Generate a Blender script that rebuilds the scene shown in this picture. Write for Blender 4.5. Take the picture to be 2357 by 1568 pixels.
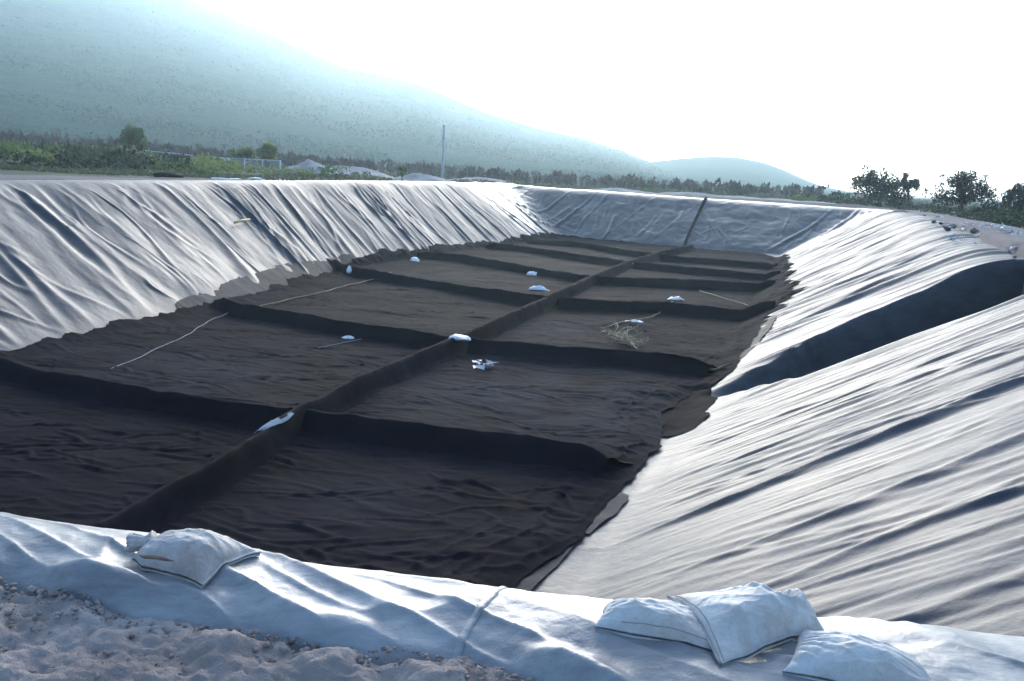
import bpy, math, random
import numpy as np
from mathutils import Vector, Matrix

for o in list(bpy.data.objects): bpy.data.objects.remove(o)
sc = bpy.context.scene
COL = sc.collection
R = math.radians

# ---------------------------------------------------------------- camera
cam_d = bpy.data.cameras.new('camera'); cam = bpy.data.objects.new('camera', cam_d); COL.objects.link(cam)
cam_d.sensor_width = 36; cam_d.lens = 2290/2357*36; cam_d.clip_start = .05; cam_d.clip_end = 12000
CAM_Z = 4.2
_p, _r = R(9.41), R(2.86)
_F = Vector((0, math.cos(_p), -math.sin(_p))); _U0 = Vector((0, math.sin(_p), math.cos(_p))); _R0 = Vector((1, 0, 0))
_R = _R0*math.cos(_r)+_U0*math.sin(_r); _U = -_R0*math.sin(_r)+_U0*math.cos(_r)
cam.matrix_world = Matrix(((_R.x, _U.x, -_F.x, 0), (_R.y, _U.y, -_F.y, 0), (_R.z, _U.z, -_F.z, CAM_Z), (0, 0, 0, 1)))
sc.camera = cam

# ---------------------------------------------------------------- sky, sun, exposure
SUN_EL, SUN_AZ = R(13), R(1)          # azimuth measured from +Y towards +X
w = bpy.data.worlds.new('World'); sc.world = w; w.use_nodes = True
nt = w.node_tree; nt.nodes.clear()
sky = nt.nodes.new('ShaderNodeTexSky'); sky.sky_type = 'NISHITA'; sky.sun_disc = False
sky.sun_elevation = SUN_EL; sky.sun_rotation = SUN_AZ
sky.air_density = 1.0; sky.dust_density = 7.0; sky.ozone_density = 2.5; sky.altitude = 1500
bg = nt.nodes.new('ShaderNodeBackground'); bg.inputs[1].default_value = .15
out = nt.nodes.new('ShaderNodeOutputWorld')
nt.links.new(sky.outputs[0], bg.inputs[0]); nt.links.new(bg.outputs[0], out.inputs[0])
sun_d = bpy.data.lights.new('sun', 'SUN'); sun_d.energy = 1.4; sun_d.angle = R(34); sun_d.color = (1, .975, .95)
sun = bpy.data.objects.new('sun', sun_d); COL.objects.link(sun)
sd = Vector((math.sin(SUN_AZ)*math.cos(SUN_EL), math.cos(SUN_AZ)*math.cos(SUN_EL), math.sin(SUN_EL)))
sun.rotation_euler = sd.to_track_quat('Z', 'Y').to_euler()
vs = sc.view_settings; vs.view_transform = 'Standard'; vs.look = 'None'; vs.gamma = 1; vs.use_curve_mapping = False
vs.exposure = 2.12
cy = sc.cycles
cy.use_denoising = True
cy.max_bounces = 6; cy.diffuse_bounces = 3; cy.glossy_bounces = 3; cy.transmission_bounces = 3; cy.volume_bounces = 1
cy.transparent_max_bounces = 8
HAZE_DENSITY = .00042

# ---------------------------------------------------------------- survey of the pit (metres; s along the pit, t across it)
T = {'bag_cross': [(21.35, -7.583), (33.326, -16.273), (12.825, -7.401)],
 'cord_a': [(15.747, -12.713, 0.047), (17.273, -13.078, 0.05), (19.709, -13.844, 0.048), (22.619, -14.822, 0.048), (24.818, -15.55, 0.049)],
 'cord_b': [(24.742, -14.94, 0.048), (27.743, -15.062, 0.048), (31.197, -15.268, 0.049), (34.444, -15.602, 0.048), (36.757, -15.993, 0.048)],
 'cord_c': [(34.727, -4.476, 0.048), (32.156, -4.403, 0.049), (29.765, -4.58, 0.048), (28.447, -5.001, 0.047), (26.744, -5.414, 0.049)],
 'cord_d': [(38.811, -4.03, 0.049), (37.492, -3.24, 0.048), (36.257, -2.507, 0.049), (35.162, -1.978, 0.06)],
 'cord_e': [(23.698, -2.954, 0.047), (22.655, -2.611, 0.049), (22.232, -2.168, 0.048), (21.703, -1.744, 0.186), (21.863, -1.4, 0.368)],
 'cord_f': [(20.8, 1.035, 1.696), (20.8, 1.548, 1.464), (20.8, 1.96, 1.381)],
 'crest_far': [(73.0, -20.134, 3.494), (73.0, -14.158, 3.415), (73.0, -8.129, 3.295), (73.0, -1.488, 3.228), (73.0, 4.821, 3.135)],
 'crest_left': [(23.703, -22.5, 3.368), (29.136, -22.5, 3.412), (37.53, -22.5, 3.48), (46.688, -22.5, 3.571), (59.053, -22.5, 3.64), (70.711, -22.5, 3.619)],
 'crest_right': [(41.208, 4.0, 3.326), (32.057, 4.0, 3.062), (25.044, 4.0, 2.902)],
 'edge_far': [(67.323, -15.574, 0.137), (67.133, -13.394, 0.081), (67.04, -10.985, 0.069), (65.864, -8.343, 0.049), (65.627, -5.649, 0.049), (65.378, -3.44, 0.05),
              (61.181, -1.462, 0.336)],
 'edge_left': [(15.925, -15.256, 0.272), (17.748, -15.556, 0.302), (20.427, -15.829, 0.264), (23.974, -16.269, 0.255), (26.488, -16.447, 0.157), (29.553, -17.028, 0.209),
               (33.145, -17.652, 0.243), (37.575, -18.418, 0.379), (39.971, -18.555, 0.534), (46.87, -18.189, 0.39), (51.857, -17.831, 0.237), (57.25, -17.49, 0.129),
               (62.696, -16.803, 0.069)],
 'edge_right': [(55.018, -1.245, 0.452), (40.55, -0.642, 0.773), (34.346, -0.302, 0.953), (30.224, -0.586, 0.802), (29.373, -1.083, 0.538), (26.356, -1.155, 0.498),
                (23.786, -1.304, 0.419), (21.501, -1.373, 0.384), (20.378, -1.623, 0.251), (19.935, -1.997, 0.05), (18.376, -2.139, 0.05), (17.635, -2.275, 0.046),
                (15.444, -2.023, 0.046), (13.86, -2.099, 0.047), (12.554, -2.164, 0.044), (11.388, -2.312, 0.049), (10.368, -2.381, 0.047), (9.402, -2.507, 0.047)],
 'near_lip': [(19.423, -1.531, 0.247), (17.068, -0.413, 0.844), (17.44, 1.053, 1.626), (17.162, 2.289, 2.284), (16.753, 3.084, 2.708)],
 'ribs_left': [[(13.511, -7.456), (13.664, -9.768), (14.014, -12.674), (14.441, -13.632)], [(21.47, -7.602), (22.133, -10.81), (23.305, -14.337), (24.217, -15.73)],
               [(30.505, -7.857), (32.614, -12.61), (34.502, -16.449), (36.383, -18.313)], [(38.463, -8.275), (41.474, -12.427), (43.849, -15.7)],
               [(46.963, -8.253), (50.263, -12.272), (52.473, -15.526)], [(53.644, -8.044), (55.93, -10.629), (58.875, -13.602)]],
 'ribs_right': [[(13.542, -7.398), (13.657, -5.193), (13.657, -3.494), (13.711, -2.728), (13.517, -2.372)], [(21.584, -7.536), (21.808, -4.687), (22.025, -2.65), (21.8, -1.767)],
                [(30.6, -7.739), (31.629, -4.767), (31.703, -2.713), (31.622, -1.241)], [(38.53, -8.202), (40.354, -4.402), (40.833, -1.195)],
                [(47.056, -8.166), (46.457, -4.319), (45.595, -1.563)], [(53.112, -7.845), (53.28, -4.773), (52.029, -1.618)]],
 'small_bags': [(42.186, -17.342, 0.05), (42.688, -13.354, 0.05), (40.222, -11.131, 0.049), (35.128, -9.476, 0.048), (39.971, -6.323, 0.049), (35.439, -4.466, 0.05),
                (28.844, -4.841, 0.049), (21.622, -10.516, 0.048), (23.517, -8.353, 0.047), (36.689, -17.916, 0.05), (19.939, -6.441, 0.05), (14.135, -8.157, 0.045)],
 'spine': [(7.998, -6.754), (8.755, -6.818), (10.451, -6.971), (13.511, -7.456), (17.15, -7.716), (21.758, -7.707), (30.84, -7.946), (38.463, -8.275), (47.473, -8.346),
           (53.971, -8.095), (60.115, -7.61)],
 'stick': [(31.717, -20.066, 1.925), (33.06, -20.267, 1.998)],
 'toe_left': [(0.0, -14.0), (9.0, -14.2), (15.0, -14.6), (25.0, -16.0), (37.0, -18.0), (48.0, -17.7), (57.0, -17.4), (66.0, -16.4)],
 'trough_edge': [(20.479, -1.208, 0.422), (21.152, -0.409, 0.847), (22.186, 0.42, 1.289), (23.457, 2.171, 2.221), (24.078, 3.077, 2.704)],
 'underlay_left': [(23.885, -16.418, 0.337), (27.063, -17.037, 0.431), (32.94, -17.904, 0.434), (37.135, -18.397, 0.356)],
 'underlay_right': [(19.317, -1.605, 0.259), (17.898, -1.619, 0.252), (17.505, -1.323, 0.408), (16.287, -1.248, 0.45), (16.072, -1.837, 0.133), (17.359, -2.625, 0.049)],
 'weed': [(25.84, -4.868, 0.047), (24.635, -4.909, 0.047), (26.797, -4.694, 0.048), (24.061, -3.86, 0.049)]}
AXA = R(16.5); AX = (math.sin(AXA), math.cos(AXA)); CR = (math.cos(AXA), -math.sin(AXA))
def XY(s, t): return AX[0]*s+CR[0]*t, AX[1]*s+CR[1]*t
def ST(x, y): return x*AX[0]+y*AX[1], x*CR[0]+y*CR[1]

# ---------------------------------------------------------------- noise
def vnoise(x, y, seed=0):
    x = np.asarray(x, float); y = np.asarray(y, float)
    xi = np.floor(x).astype(np.int64); yi = np.floor(y).astype(np.int64)
    fx = x-xi; fy = y-yi
    fx = fx*fx*fx*(fx*(fx*6-15)+10); fy = fy*fy*fy*(fy*(fy*6-15)+10)
    def h(a, b):
        n = (a*374761393+b*668265263+seed*1442695041) & 0xffffffff
        n = ((n ^ (n >> 13))*1274126177) & 0xffffffff
        n = ((n ^ (n >> 16))*2246822519) & 0xffffffff
        return ((n ^ (n >> 15)) & 0xffff)/32767.5-1
    return (h(xi, yi)*(1-fx)+h(xi+1, yi)*fx)*(1-fy)+(h(xi, yi+1)*(1-fx)+h(xi+1, yi+1)*fx)*fy
def fbm(x, y, seed=0, o=4, g=.5):
    s = 0; a = 1.
    for i in range(o):
        s = s+a*vnoise(x*2**i+i*17.3, y*2**i-i*9.1, seed+i); a *= g
    return s
def sstep(a, b, x):
    k = np.clip((x-a)/(b-a), 0, 1); return k*k*(3-2*k)

# ---------------------------------------------------------------- object helpers
def tag(o, label=None, cat=None, group=None, kind=None):
    if label: o['label'] = label
    if cat: o['category'] = cat
    if group: o['group'] = group
    if kind: o['kind'] = kind
    return o
def empty(name, loc, rz=0):
    o = bpy.data.objects.new(name, None); COL.objects.link(o); o.location = loc; o.rotation_euler.z = rz
    o.empty_display_size = .2
    return o
def link(name, me, parent=None, loc=None):
    o = bpy.data.objects.new(name, me); COL.objects.link(o)
    if parent: o.parent = parent
    if loc is not None: o.location = loc
    return o
def mesh_np(name, V, Fq, mat, smooth=True):
    """V (n,3); Fq (m,k) faces with k = 3 or 4"""
    V = np.asarray(V, np.float32); Fq = np.asarray(Fq, np.int32)
    me = bpy.data.meshes.new(name); m, k = Fq.shape
    me.vertices.add(len(V)); me.vertices.foreach_set('co', V.ravel())
    me.loops.add(m*k); me.loops.foreach_set('vertex_index', Fq.ravel())
    me.polygons.add(m); me.polygons.foreach_set('loop_start', np.arange(0, m*k, k, dtype=np.int32))
    me.polygons.foreach_set('loop_total', np.full(m, k, np.int32))
    me.polygons.foreach_set('use_smooth', np.full(m, smooth, bool))
    me.update(calc_edges=True); me.validate()
    for q in (mat if isinstance(mat, (list, tuple)) else [mat]): me.materials.append(q)
    return me
def grid_faces(nu, nv):
    i = np.arange(nu-1)[:, None]*nv+np.arange(nv-1)[None, :]
    return np.stack([i, i+nv, i+nv+1, i+1], -1).reshape(-1, 4)
def grid_mesh(name, P, mat, smooth=True):
    nu, nv = P.shape[:2]
    f = grid_faces(nu, nv)
    # face up
    a, b, c = P[0, 0], P[1, 0], P[0, 1]
    if np.cross(b-a, c-a)[2] < 0: f = f[:, ::-1]
    return mesh_np(name, P.reshape(-1, 3), f, mat, smooth)
class MB:
    def __init__(s): s.V = []; s.F = []; s.n = 0
    def add(s, V, F):
        V = np.asarray(V, float)
        s.V.append(V); s.F += [tuple(i+s.n for i in f) for f in F]; s.n += len(V)
    def tube(s, pts, rad, n=6, cap=True):
        pts = [Vector(p) for p in pts]
        if not hasattr(rad, '__len__'): rad = [rad]*len(pts)
        V = []; F = []
        ref = Vector((.31, .17, .93))
        for i, p in enumerate(pts):
            d = (pts[min(i+1, len(pts)-1)]-pts[max(i-1, 0)]).normalized()
            a = d.cross(ref)
            if a.length < .05: a = d.cross(Vector((1, 0, 0)))
            a.normalize(); b = d.cross(a)
            for k in range(n):
                an = 2*math.pi*k/n; V.append(p+(a*math.cos(an)+b*math.sin(an))*rad[i])
        for i in range(len(pts)-1):
            for k in range(n):
                F.append((i*n+k, i*n+(k+1) % n, (i+1)*n+(k+1) % n, (i+1)*n+k))
        if cap: F.append(tuple(range(n))[::-1]); F.append(tuple((len(pts)-1)*n+k for k in range(n)))
        s.add([tuple(v) for v in V], F)
    def box(s, c, d, rz=0):
        x, y, z = d[0]/2, d[1]/2, d[2]/2; ca, sa = math.cos(rz), math.sin(rz)
        V = [(c[0]+a*x*ca-b*y*sa, c[1]+a*x*sa+b*y*ca, c[2]+e*z) for a in (-1, 1) for b in (-1, 1) for e in (-1, 1)]
        s.add(V, [(0, 1, 3, 2), (4, 6, 7, 5), (0, 4, 5, 1), (2, 3, 7, 6), (0, 2, 6, 4), (1, 5, 7, 3)])
    def mesh(s, name, mat, smooth=True):
        me = bpy.data.meshes.new(name); V = np.concatenate(s.V) if s.V else np.zeros((0, 3))
        me.from_pydata(V.tolist(), [], s.F); me.validate()
        me.polygons.foreach_set('use_smooth', np.full(len(me.polygons), smooth, bool))
        me.materials.append(mat); me.update()
        return me

# ---------------------------------------------------------------- materials
def mat_new(name):
    m = bpy.data.materials.new(name); m.use_nodes = True; n = m.node_tree; n.nodes.clear()
    o = n.nodes.new('ShaderNodeOutputMaterial'); b = n.nodes.new('ShaderNodeBsdfPrincipled')
    n.links.new(b.outputs[0], o.inputs[0]); return m, n, b, o
def N(n, t, **k):
    q = n.nodes.new(t)
    for a, v in k.items():
        if a in q.inputs: q.inputs[a].default_value = v
        else: setattr(q, a, v)
    return q
def ramp(n, src, stops):
    r = n.nodes.new('ShaderNodeValToRGB'); e = r.color_ramp.elements
    while len(e) < len(stops): e.new(.5)
    for i, (p, c) in enumerate(stops): e[i].position = p; e[i].color = (*c, 1) if len(c) == 3 else c
    n.links.new(src, r.inputs[0]); return r
def noise_tex(n, scale, detail=4, rough=.55, vec=None, mapping=None):
    t = N(n, 'ShaderNodeTexNoise'); t.inputs['Scale'].default_value = scale; t.inputs['Detail'].default_value = detail
    t.inputs['Roughness'].default_value = rough
    if vec is None:
        tc = N(n, 'ShaderNodeTexCoord'); vec = tc.outputs['Object']
    if mapping:
        mp = N(n, 'ShaderNodeMapping'); mp.inputs['Scale'].default_value = mapping[0]; mp.inputs['Rotation'].default_value = mapping[1]
        n.links.new(vec, mp.inputs[0]); vec = mp.outputs[0]
    n.links.new(vec, t.inputs['Vector']); return t
def simple(name, stops, scale=3., rough=.8, bump=0., bscale=20., spec=.3, detail=5):
    m, n, b, o = mat_new(name)
    t = noise_tex(n, scale, detail); r = ramp(n, t.outputs[0], stops); n.links.new(r.outputs[0], b.inputs['Base Color'])
    b.inputs['Roughness'].default_value = rough; b.inputs['Specular IOR Level'].default_value = spec
    if bump:
        t2 = noise_tex(n, bscale, 6, .65); bp = N(n, 'ShaderNodeBump'); bp.inputs['Strength'].default_value = 1; bp.inputs['Distance'].default_value = bump
        n.links.new(t2.outputs[0], bp.inputs['Height']); n.links.new(bp.outputs[0], b.inputs['Normal'])
    return m

def liner_mat(name, base, dust_sheen, dlo, dhi, rough=(.3, .5), rot=AXA, spec=.6):
    m, n, b, o = mat_new(name)
    t = noise_tex(n, .55, 7, .62)                                        # drifts of dust
    t2 = noise_tex(n, 5, 6, .7, mapping=((.25, 1.4, 1), (0, 0, rot)))     # streaks down the slope
    mx = N(n, 'ShaderNodeMath', operation='MULTIPLY'); n.links.new(t.outputs[0], mx.inputs[0]); n.links.new(t2.outputs[0], mx.inputs[1])
    r = ramp(n, mx.outputs[0], [(dlo, base), (dhi, dust_sheen)])
    n.links.new(r.outputs[0], b.inputs['Base Color'])
    rr = N(n, 'ShaderNodeMapRange'); rr.inputs['From Min'].default_value = .1; rr.inputs['From Max'].default_value = .42
    rr.inputs['To Min'].default_value = rough[0]; rr.inputs['To Max'].default_value = rough[1]
    n.links.new(mx.outputs[0], rr.inputs[0]); n.links.new(rr.outputs[0], b.inputs['Roughness'])
    b.inputs['Specular IOR Level'].default_value = spec
    t3 = noise_tex(n, 9, 5, .6); bp = N(n, 'ShaderNodeBump'); bp.inputs['Strength'].default_value = .8; bp.inputs['Distance'].default_value = .012
    n.links.new(t3.outputs[0], bp.inputs['Height']); n.links.new(bp.outputs[0], b.inputs['Normal'])
    return m
M = {}
M['liner'] = liner_mat('black_geomembrane', (.012, .015, .021), (.036, .041, .052), .14, .42, (.52, .64), spec=.30)
M['liner_right'] = liner_mat('matt_geomembrane', (.018, .021, .028), (.054, .060, .074), .12, .40, (.54, .66), spec=.28)
M['liner_near'] = liner_mat('near_geomembrane', (.036, .039, .046), (.28, .275, .27), .08, .36, (.40, .55), spec=.55)
M['liner_far'] = liner_mat('dusty_geomembrane', (.014, .018, .025), (.055, .06, .07), .22, .48, (.36, .5), spec=.5)
M['strip'] = None
M['seam'] = liner_mat('weld_strip', (.03, .036, .048), (.09, .095, .11), .14, .42)

m, n, b, o = mat_new('geotextile')
t = noise_tex(n, .35, 6, .6); r = ramp(n, t.outputs[0], [(.3, (.0042, .0036, .0054)), (.52, (.0082, .0071, .0104)), (.72, (.0135, .0124, .0178))])
t2 = noise_tex(n, 40, 3, .7); mxc = N(n, 'ShaderNodeMix', data_type='RGBA', blend_type='MULTIPLY'); mxc.inputs[0].default_value = .6
r2 = ramp(n, t2.outputs[0], [(.3, (.6, .6, .6)), (.7, (1.3, 1.25, 1.2))])
n.links.new(r.outputs[0], mxc.inputs[6]); n.links.new(r2.outputs[0], mxc.inputs[7]); atd = N(n, 'ShaderNodeAttribute'); atd.attribute_name = 'dust_sheen'      # bluish grazing sheen painted into the colour of some panels
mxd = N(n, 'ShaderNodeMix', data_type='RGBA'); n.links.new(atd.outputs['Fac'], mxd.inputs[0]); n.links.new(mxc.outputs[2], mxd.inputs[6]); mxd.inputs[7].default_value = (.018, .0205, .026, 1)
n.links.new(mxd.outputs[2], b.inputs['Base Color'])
b.inputs['Roughness'].default_value = .9; b.inputs['Specular IOR Level'].default_value = .015
t3 = noise_tex(n, 30, 5, .7); bp = N(n, 'ShaderNodeBump'); bp.inputs['Strength'].default_value = .6; bp.inputs['Distance'].default_value = .009
n.links.new(t3.outputs[0], bp.inputs['Height']); n.links.new(bp.outputs[0], b.inputs['Normal'])
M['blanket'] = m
M['underlay'] = simple('grey_underlay', [(.3, (.006, .0075, .011)), (.7, (.014, .017, .023))], 2.5, .8, .01, 25, .15)
M['soil'] = simple('bare_soil', [(.25, (.19, .150, .132)), (.5, (.285, .235, .21)), (.75, (.38, .325, .295))], 2.2, .95, .03, 18, .15, 8)
M['clod'] = simple('soil_clod', [(.3, (.17, .135, .12)), (.7, (.34, .285, .255))], 6, .95, .01, 60, .15)
M['mound'] = simple('pale_spoil', [(.3, (.17, .155, .15)), (.7, (.33, .31, .295))], .6, .95, .05, 5, .15, 7)
M['pale_mound'] = simple('pale_dry_spoil', [(.3, (.32, .30, .29)), (.7, (.55, .52, .50))], .6, .95, .05, 5, .15, 7)
M['rock'] = simple('dark_stone', [(.3, (.05, .045, .045)), (.7, (.14, .12, .11))], 4, .85, .02, 20, .3)
M['strip'] = simple('pale_blue_plastic', [(.3, (.10, .14, .18)), (.7, (.17, .22, .27))], 4, .85, spec=.05)
M['white'] = simple('white_plastic', [(.3, (.55, .55, .54)), (.7, (.8, .8, .79))], 5, .5, .01, 25, .4)
M['tan'] = simple('dry_stem', [(.3, (.32, .24, .14)), (.7, (.55, .45, .28))], 6, .8)
M['cord'] = simple('brown_cord', [(.3, (.10, .07, .05)), (.7, (.22, .16, .11))], 6, .8)
M['palecord'] = simple('pale_cord', [(.3, (.09, .095, .10)), (.7, (.19, .195, .2))], 6, .8)
M['concrete'] = simple('concrete_pole', [(.3, (.40, .39, .37)), (.7, (.55, .54, .51))], 3, .85)
M['metal'] = simple('galvanised_steel', [(.3, (.35, .38, .42)), (.7, (.5, .53, .57))], 4, .5, spec=.5)
M['pipe'] = simple('black_pipe', [(.3, (.008, .008, .009)), (.7, (.02, .02, .02))], 4, .9, spec=.08)
M['bark'] = simple('dark_bark', [(.3, (.035, .028, .022)), (.7, (.09, .07, .055))], 8, .95, .02, 25, .1)
M['yellow'] = simple('yellow_stick', [(.3, (.5, .36, .08)), (.7, (.7, .55, .2))], 4, .7)

# woven sack: weave, dirt
def sack_mat(name, lo, hi, dirt, damt):
    m, n, b, o = mat_new(name)
    t = noise_tex(n, 5, 6, .65); r = ramp(n, t.outputs[0], [(.3, lo), (.65, hi)])
    td = noise_tex(n, 3.1, 7, .7); rd_ = ramp(n, td.outputs[0], [(.5-.2*damt, (1, 1, 1)), (.62, dirt)])
    mm = N(n, 'ShaderNodeMix', data_type='RGBA', blend_type='MULTIPLY'); mm.inputs[0].default_value = .85
    n.links.new(r.outputs[0], mm.inputs[6]); n.links.new(rd_.outputs[0], mm.inputs[7]); n.links.new(mm.outputs[2], b.inputs['Base Color'])
    b.inputs['Roughness'].default_value = .6; b.inputs['Specular IOR Level'].default_value = .35
    tc = N(n, 'ShaderNodeTexCoord')
    wv = N(n, 'ShaderNodeTexWave'); wv.inputs['Scale'].default_value = 70; wv.inputs['Distortion'].default_value = 1.5
    n.links.new(tc.outputs['Object'], wv.inputs['Vector'])
    t2 = noise_tex(n, 22, 6, .7)
    ad = N(n, 'ShaderNodeMath', operation='MULTIPLY_ADD'); ad.inputs[1].default_value = .05
    n.links.new(wv.outputs[1], ad.inputs[0]); n.links.new(t2.outputs[0], ad.inputs[2])
    bp = N(n, 'ShaderNodeBump'); bp.inputs['Strength'].default_value = .8; bp.inputs['Distance'].default_value = .01
    n.links.new(ad.outputs[0], bp.inputs['Height']); n.links.new(bp.outputs[0], b.inputs['Normal'])
    return m
M['sack'] = sack_mat('woven_sack', (.46, .445, .42), (.66, .64, .60), (.60, .50, .43), .7)
M['sack_dirty'] = sack_mat('soiled_woven_sack', (.40, .375, .35), (.60, .565, .53), (.45, .33, .27), .9)
M['sack_seam'] = simple('sack_seam', [(.3, (.20, .175, .17)), (.7, (.36, .33, .32))], 12, .8)
M['mud'] = simple('dried_mud', [(.3, (.17, .09, .07)), (.7, (.30, .17, .13))], 14, .9, .01, 40)

def leaf_mat(name, c0, c1, scale=1.2, trans=.35):
    m, n, b, o = mat_new(name)
    t = noise_tex(n, scale, 3); r = ramp(n, t.outputs[0], [(.3, c0), (.7, c1)])
    n.links.new(r.outputs[0], b.inputs['Base Color']); b.inputs['Roughness'].default_value = .7; b.inputs['Specular IOR Level'].default_value = .2
    tr = N(n, 'ShaderNodeBsdfTranslucent'); n.links.new(r.outputs[0], tr.inputs[0])
    mx = N(n, 'ShaderNodeMixShader'); mx.inputs[0].default_value = trans
    n.links.new(b.outputs[0], mx.inputs[1]); n.links.new(tr.outputs[0], mx.inputs[2]); n.links.new(mx.outputs[0], o.inputs[0])
    return m
M['leaf_dark'] = leaf_mat('dark_leaves', (.018, .032, .018), (.042, .060, .03))
M['leaf_mesq'] = leaf_mat('mesquite_leaves', (.010, .015, .009), (.026, .030, .017), trans=.15)
M['leaf_mid'] = leaf_mat('green_leaves', (.06, .10, .035), (.12, .17, .06), trans=.45)
M['leaf_lime'] = leaf_mat('bright_leaves', (.12, .165, .055), (.22, .26, .11), trans=.45)
M['leaf_brown'] = leaf_mat('brown_fronds', (.030, .022, .02), (.07, .052, .045), trans=.1)
M['leaf_grey'] = leaf_mat('grey_green_leaves', (.06, .075, .055), (.11, .12, .085))
M['leaf_slope'] = leaf_mat('slope_scrub', (.016, .042, .034), (.05, .095, .075), .03, .2)
M['grass'] = leaf_mat('grass_blades', (.07, .088, .045), (.125, .135, .08))

# ground: bare soil by the pit, scrub colours away from it
m, n, b, o = mat_new('plain_ground')
t = noise_tex(n, .12, 8, .62); r = ramp(n, t.outputs[0], [(.3, (.04, .06, .035)), (.52, (.075, .085, .055)), (.74, (.20, .185, .165))])
at_ = N(n, 'ShaderNodeAttribute'); at_.attribute_name = 'bare'
rs_ = ramp(n, t.outputs[0], [(.3, (.12, .098, .092)), (.7, (.23, .195, .185))])
mg = N(n, 'ShaderNodeMix', data_type='RGBA'); n.links.new(at_.outputs['Fac'], mg.inputs[0]); n.links.new(r.outputs[0], mg.inputs[6]); n.links.new(rs_.outputs[0], mg.inputs[7])
n.links.new(mg.outputs[2], b.inputs['Base Color']); b.inputs['Roughness'].default_value = .95; b.inputs['Specular IOR Level'].default_value = .1
t2 = noise_tex(n, 3, 6, .7); bp = N(n, 'ShaderNodeBump'); bp.inputs['Distance'].default_value = .15; n.links.new(t2.outputs[0], bp.inputs['Height']); n.links.new(bp.outputs[0], b.inputs['Normal'])
M['plain'] = m
m, n, b, o = mat_new('scrub_mountain')
t = noise_tex(n, .004, 6, .6); r = ramp(n, t.outputs[0], [(.3, (.025, .055, .048)), (.7, (.05, .085, .07))])
t2 = noise_tex(n, .06, 6, .8); r2 = ramp(n, t2.outputs[0], [(.38, (.75, .78, .78)), (.62, (1.2, 1.18, 1.15))])
mm = N(n, 'ShaderNodeMix', data_type='RGBA', blend_type='MULTIPLY'); mm.inputs[0].default_value = .9
n.links.new(r.outputs[0], mm.inputs[6]); n.links.new(r2.outputs[0], mm.inputs[7]); n.links.new(mm.outputs[2], b.inputs['Base Color'])
b.inputs['Roughness'].default_value = 1; b.inputs['Specular IOR Level'].default_value = 0
M['mountain'] = m

# ---------------------------------------------------------------- the pit as a height function
CL = np.array(T['crest_left']); CF = np.array(T['crest_far'])[::-1] if T['crest_far'][0][1] > T['crest_far'][-1][1] else np.array(T['crest_far'])
TL = np.array(T['toe_left'])
FTT = [-17, -8.5, -1.6]; FTS = [67.2, 66.9, 66.2]
def crest_z_right(s): return np.interp(s, [3, 17, 25, 33, 41, 60, 73], [3.15, 3.1, 2.95, 3.1, 3.3, 3.3, 3.14])
def ramp_up(k, cz, run):
    """k: distance from toe / run; rounded crest and a slight fall beyond it"""
    over = (k-1)*run
    lin = cz*k; flat = cz-.06*np.maximum(over, 0)-.25*sstep(.6, 1.4, over)
    h = np.clip(.5+.5*(flat-lin)/.45, 0, 1)
    return np.where(k < 0, 0, np.minimum(flat*(1-h)+lin*h-.45*h*(1-h), lin))
def wall_left(s, t):
    toe = np.interp(s, TL[:, 0], TL[:, 1]); cz = np.interp(s, CL[:, 0], CL[:, 2])
    run = toe+22.5; return ramp_up((toe-t)/run, cz, run)
def wall_right(s, t):
    return ramp_up((t+2)/6., crest_z_right(s), 6.)
def wall_far(s, t):
    sf = np.interp(t, FTT, FTS); cz = np.interp(t, CF[:, 1], CF[:, 2]); run = 73-sf
    return ramp_up((s-sf)/run, cz, run)
def wall_near(s, t):
    return np.maximum(0, (7.9-s)*.66)
def trough(s, t):
    se = np.interp(t, [-2, -1.2, -.4, .42, 2.17, 3.08, 6], [19.7, 20.3, 21.1, 22.15, 23.3, 24.0, 25.5])
    depth = np.clip(.40*(t+1.95), 0, 2.0)
    sn = 17.3+.9*np.clip(-t, 0, 2)*.9
    a = sstep(0, 1, (s-sn)/np.maximum(1.1, .25*(se-sn)))
    bb = 1-sstep(-.50, .0, s-se)
    return depth*np.minimum(a, bb)
def smax(a, b, k):
    h = np.clip(.5+.5*(b-a)/k, 0, 1)
    return a*(1-h)+b*h+k*h*(1-h)
def pit(s, t):
    s = np.asarray(s, float); t = np.asarray(t, float)
    wl = wall_left(s, t); wf = wall_far(s, t); wr = wall_right(s, t)-trough(s, t)
    k = 1.1*sstep(.3, 2.5, np.minimum(np.maximum(wl, wr), wf))+.15
    a = smax(wl, wf, k); a = smax(a, wr, k*.7)
    cap = np.where(s > 60, np.interp(t, CF[:, 1], CF[:, 2]), 9)
    return np.maximum(np.minimum(a, np.maximum(cap, np.maximum(np.minimum(wl, 9), np.minimum(wr, 9)))), 0)

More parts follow.
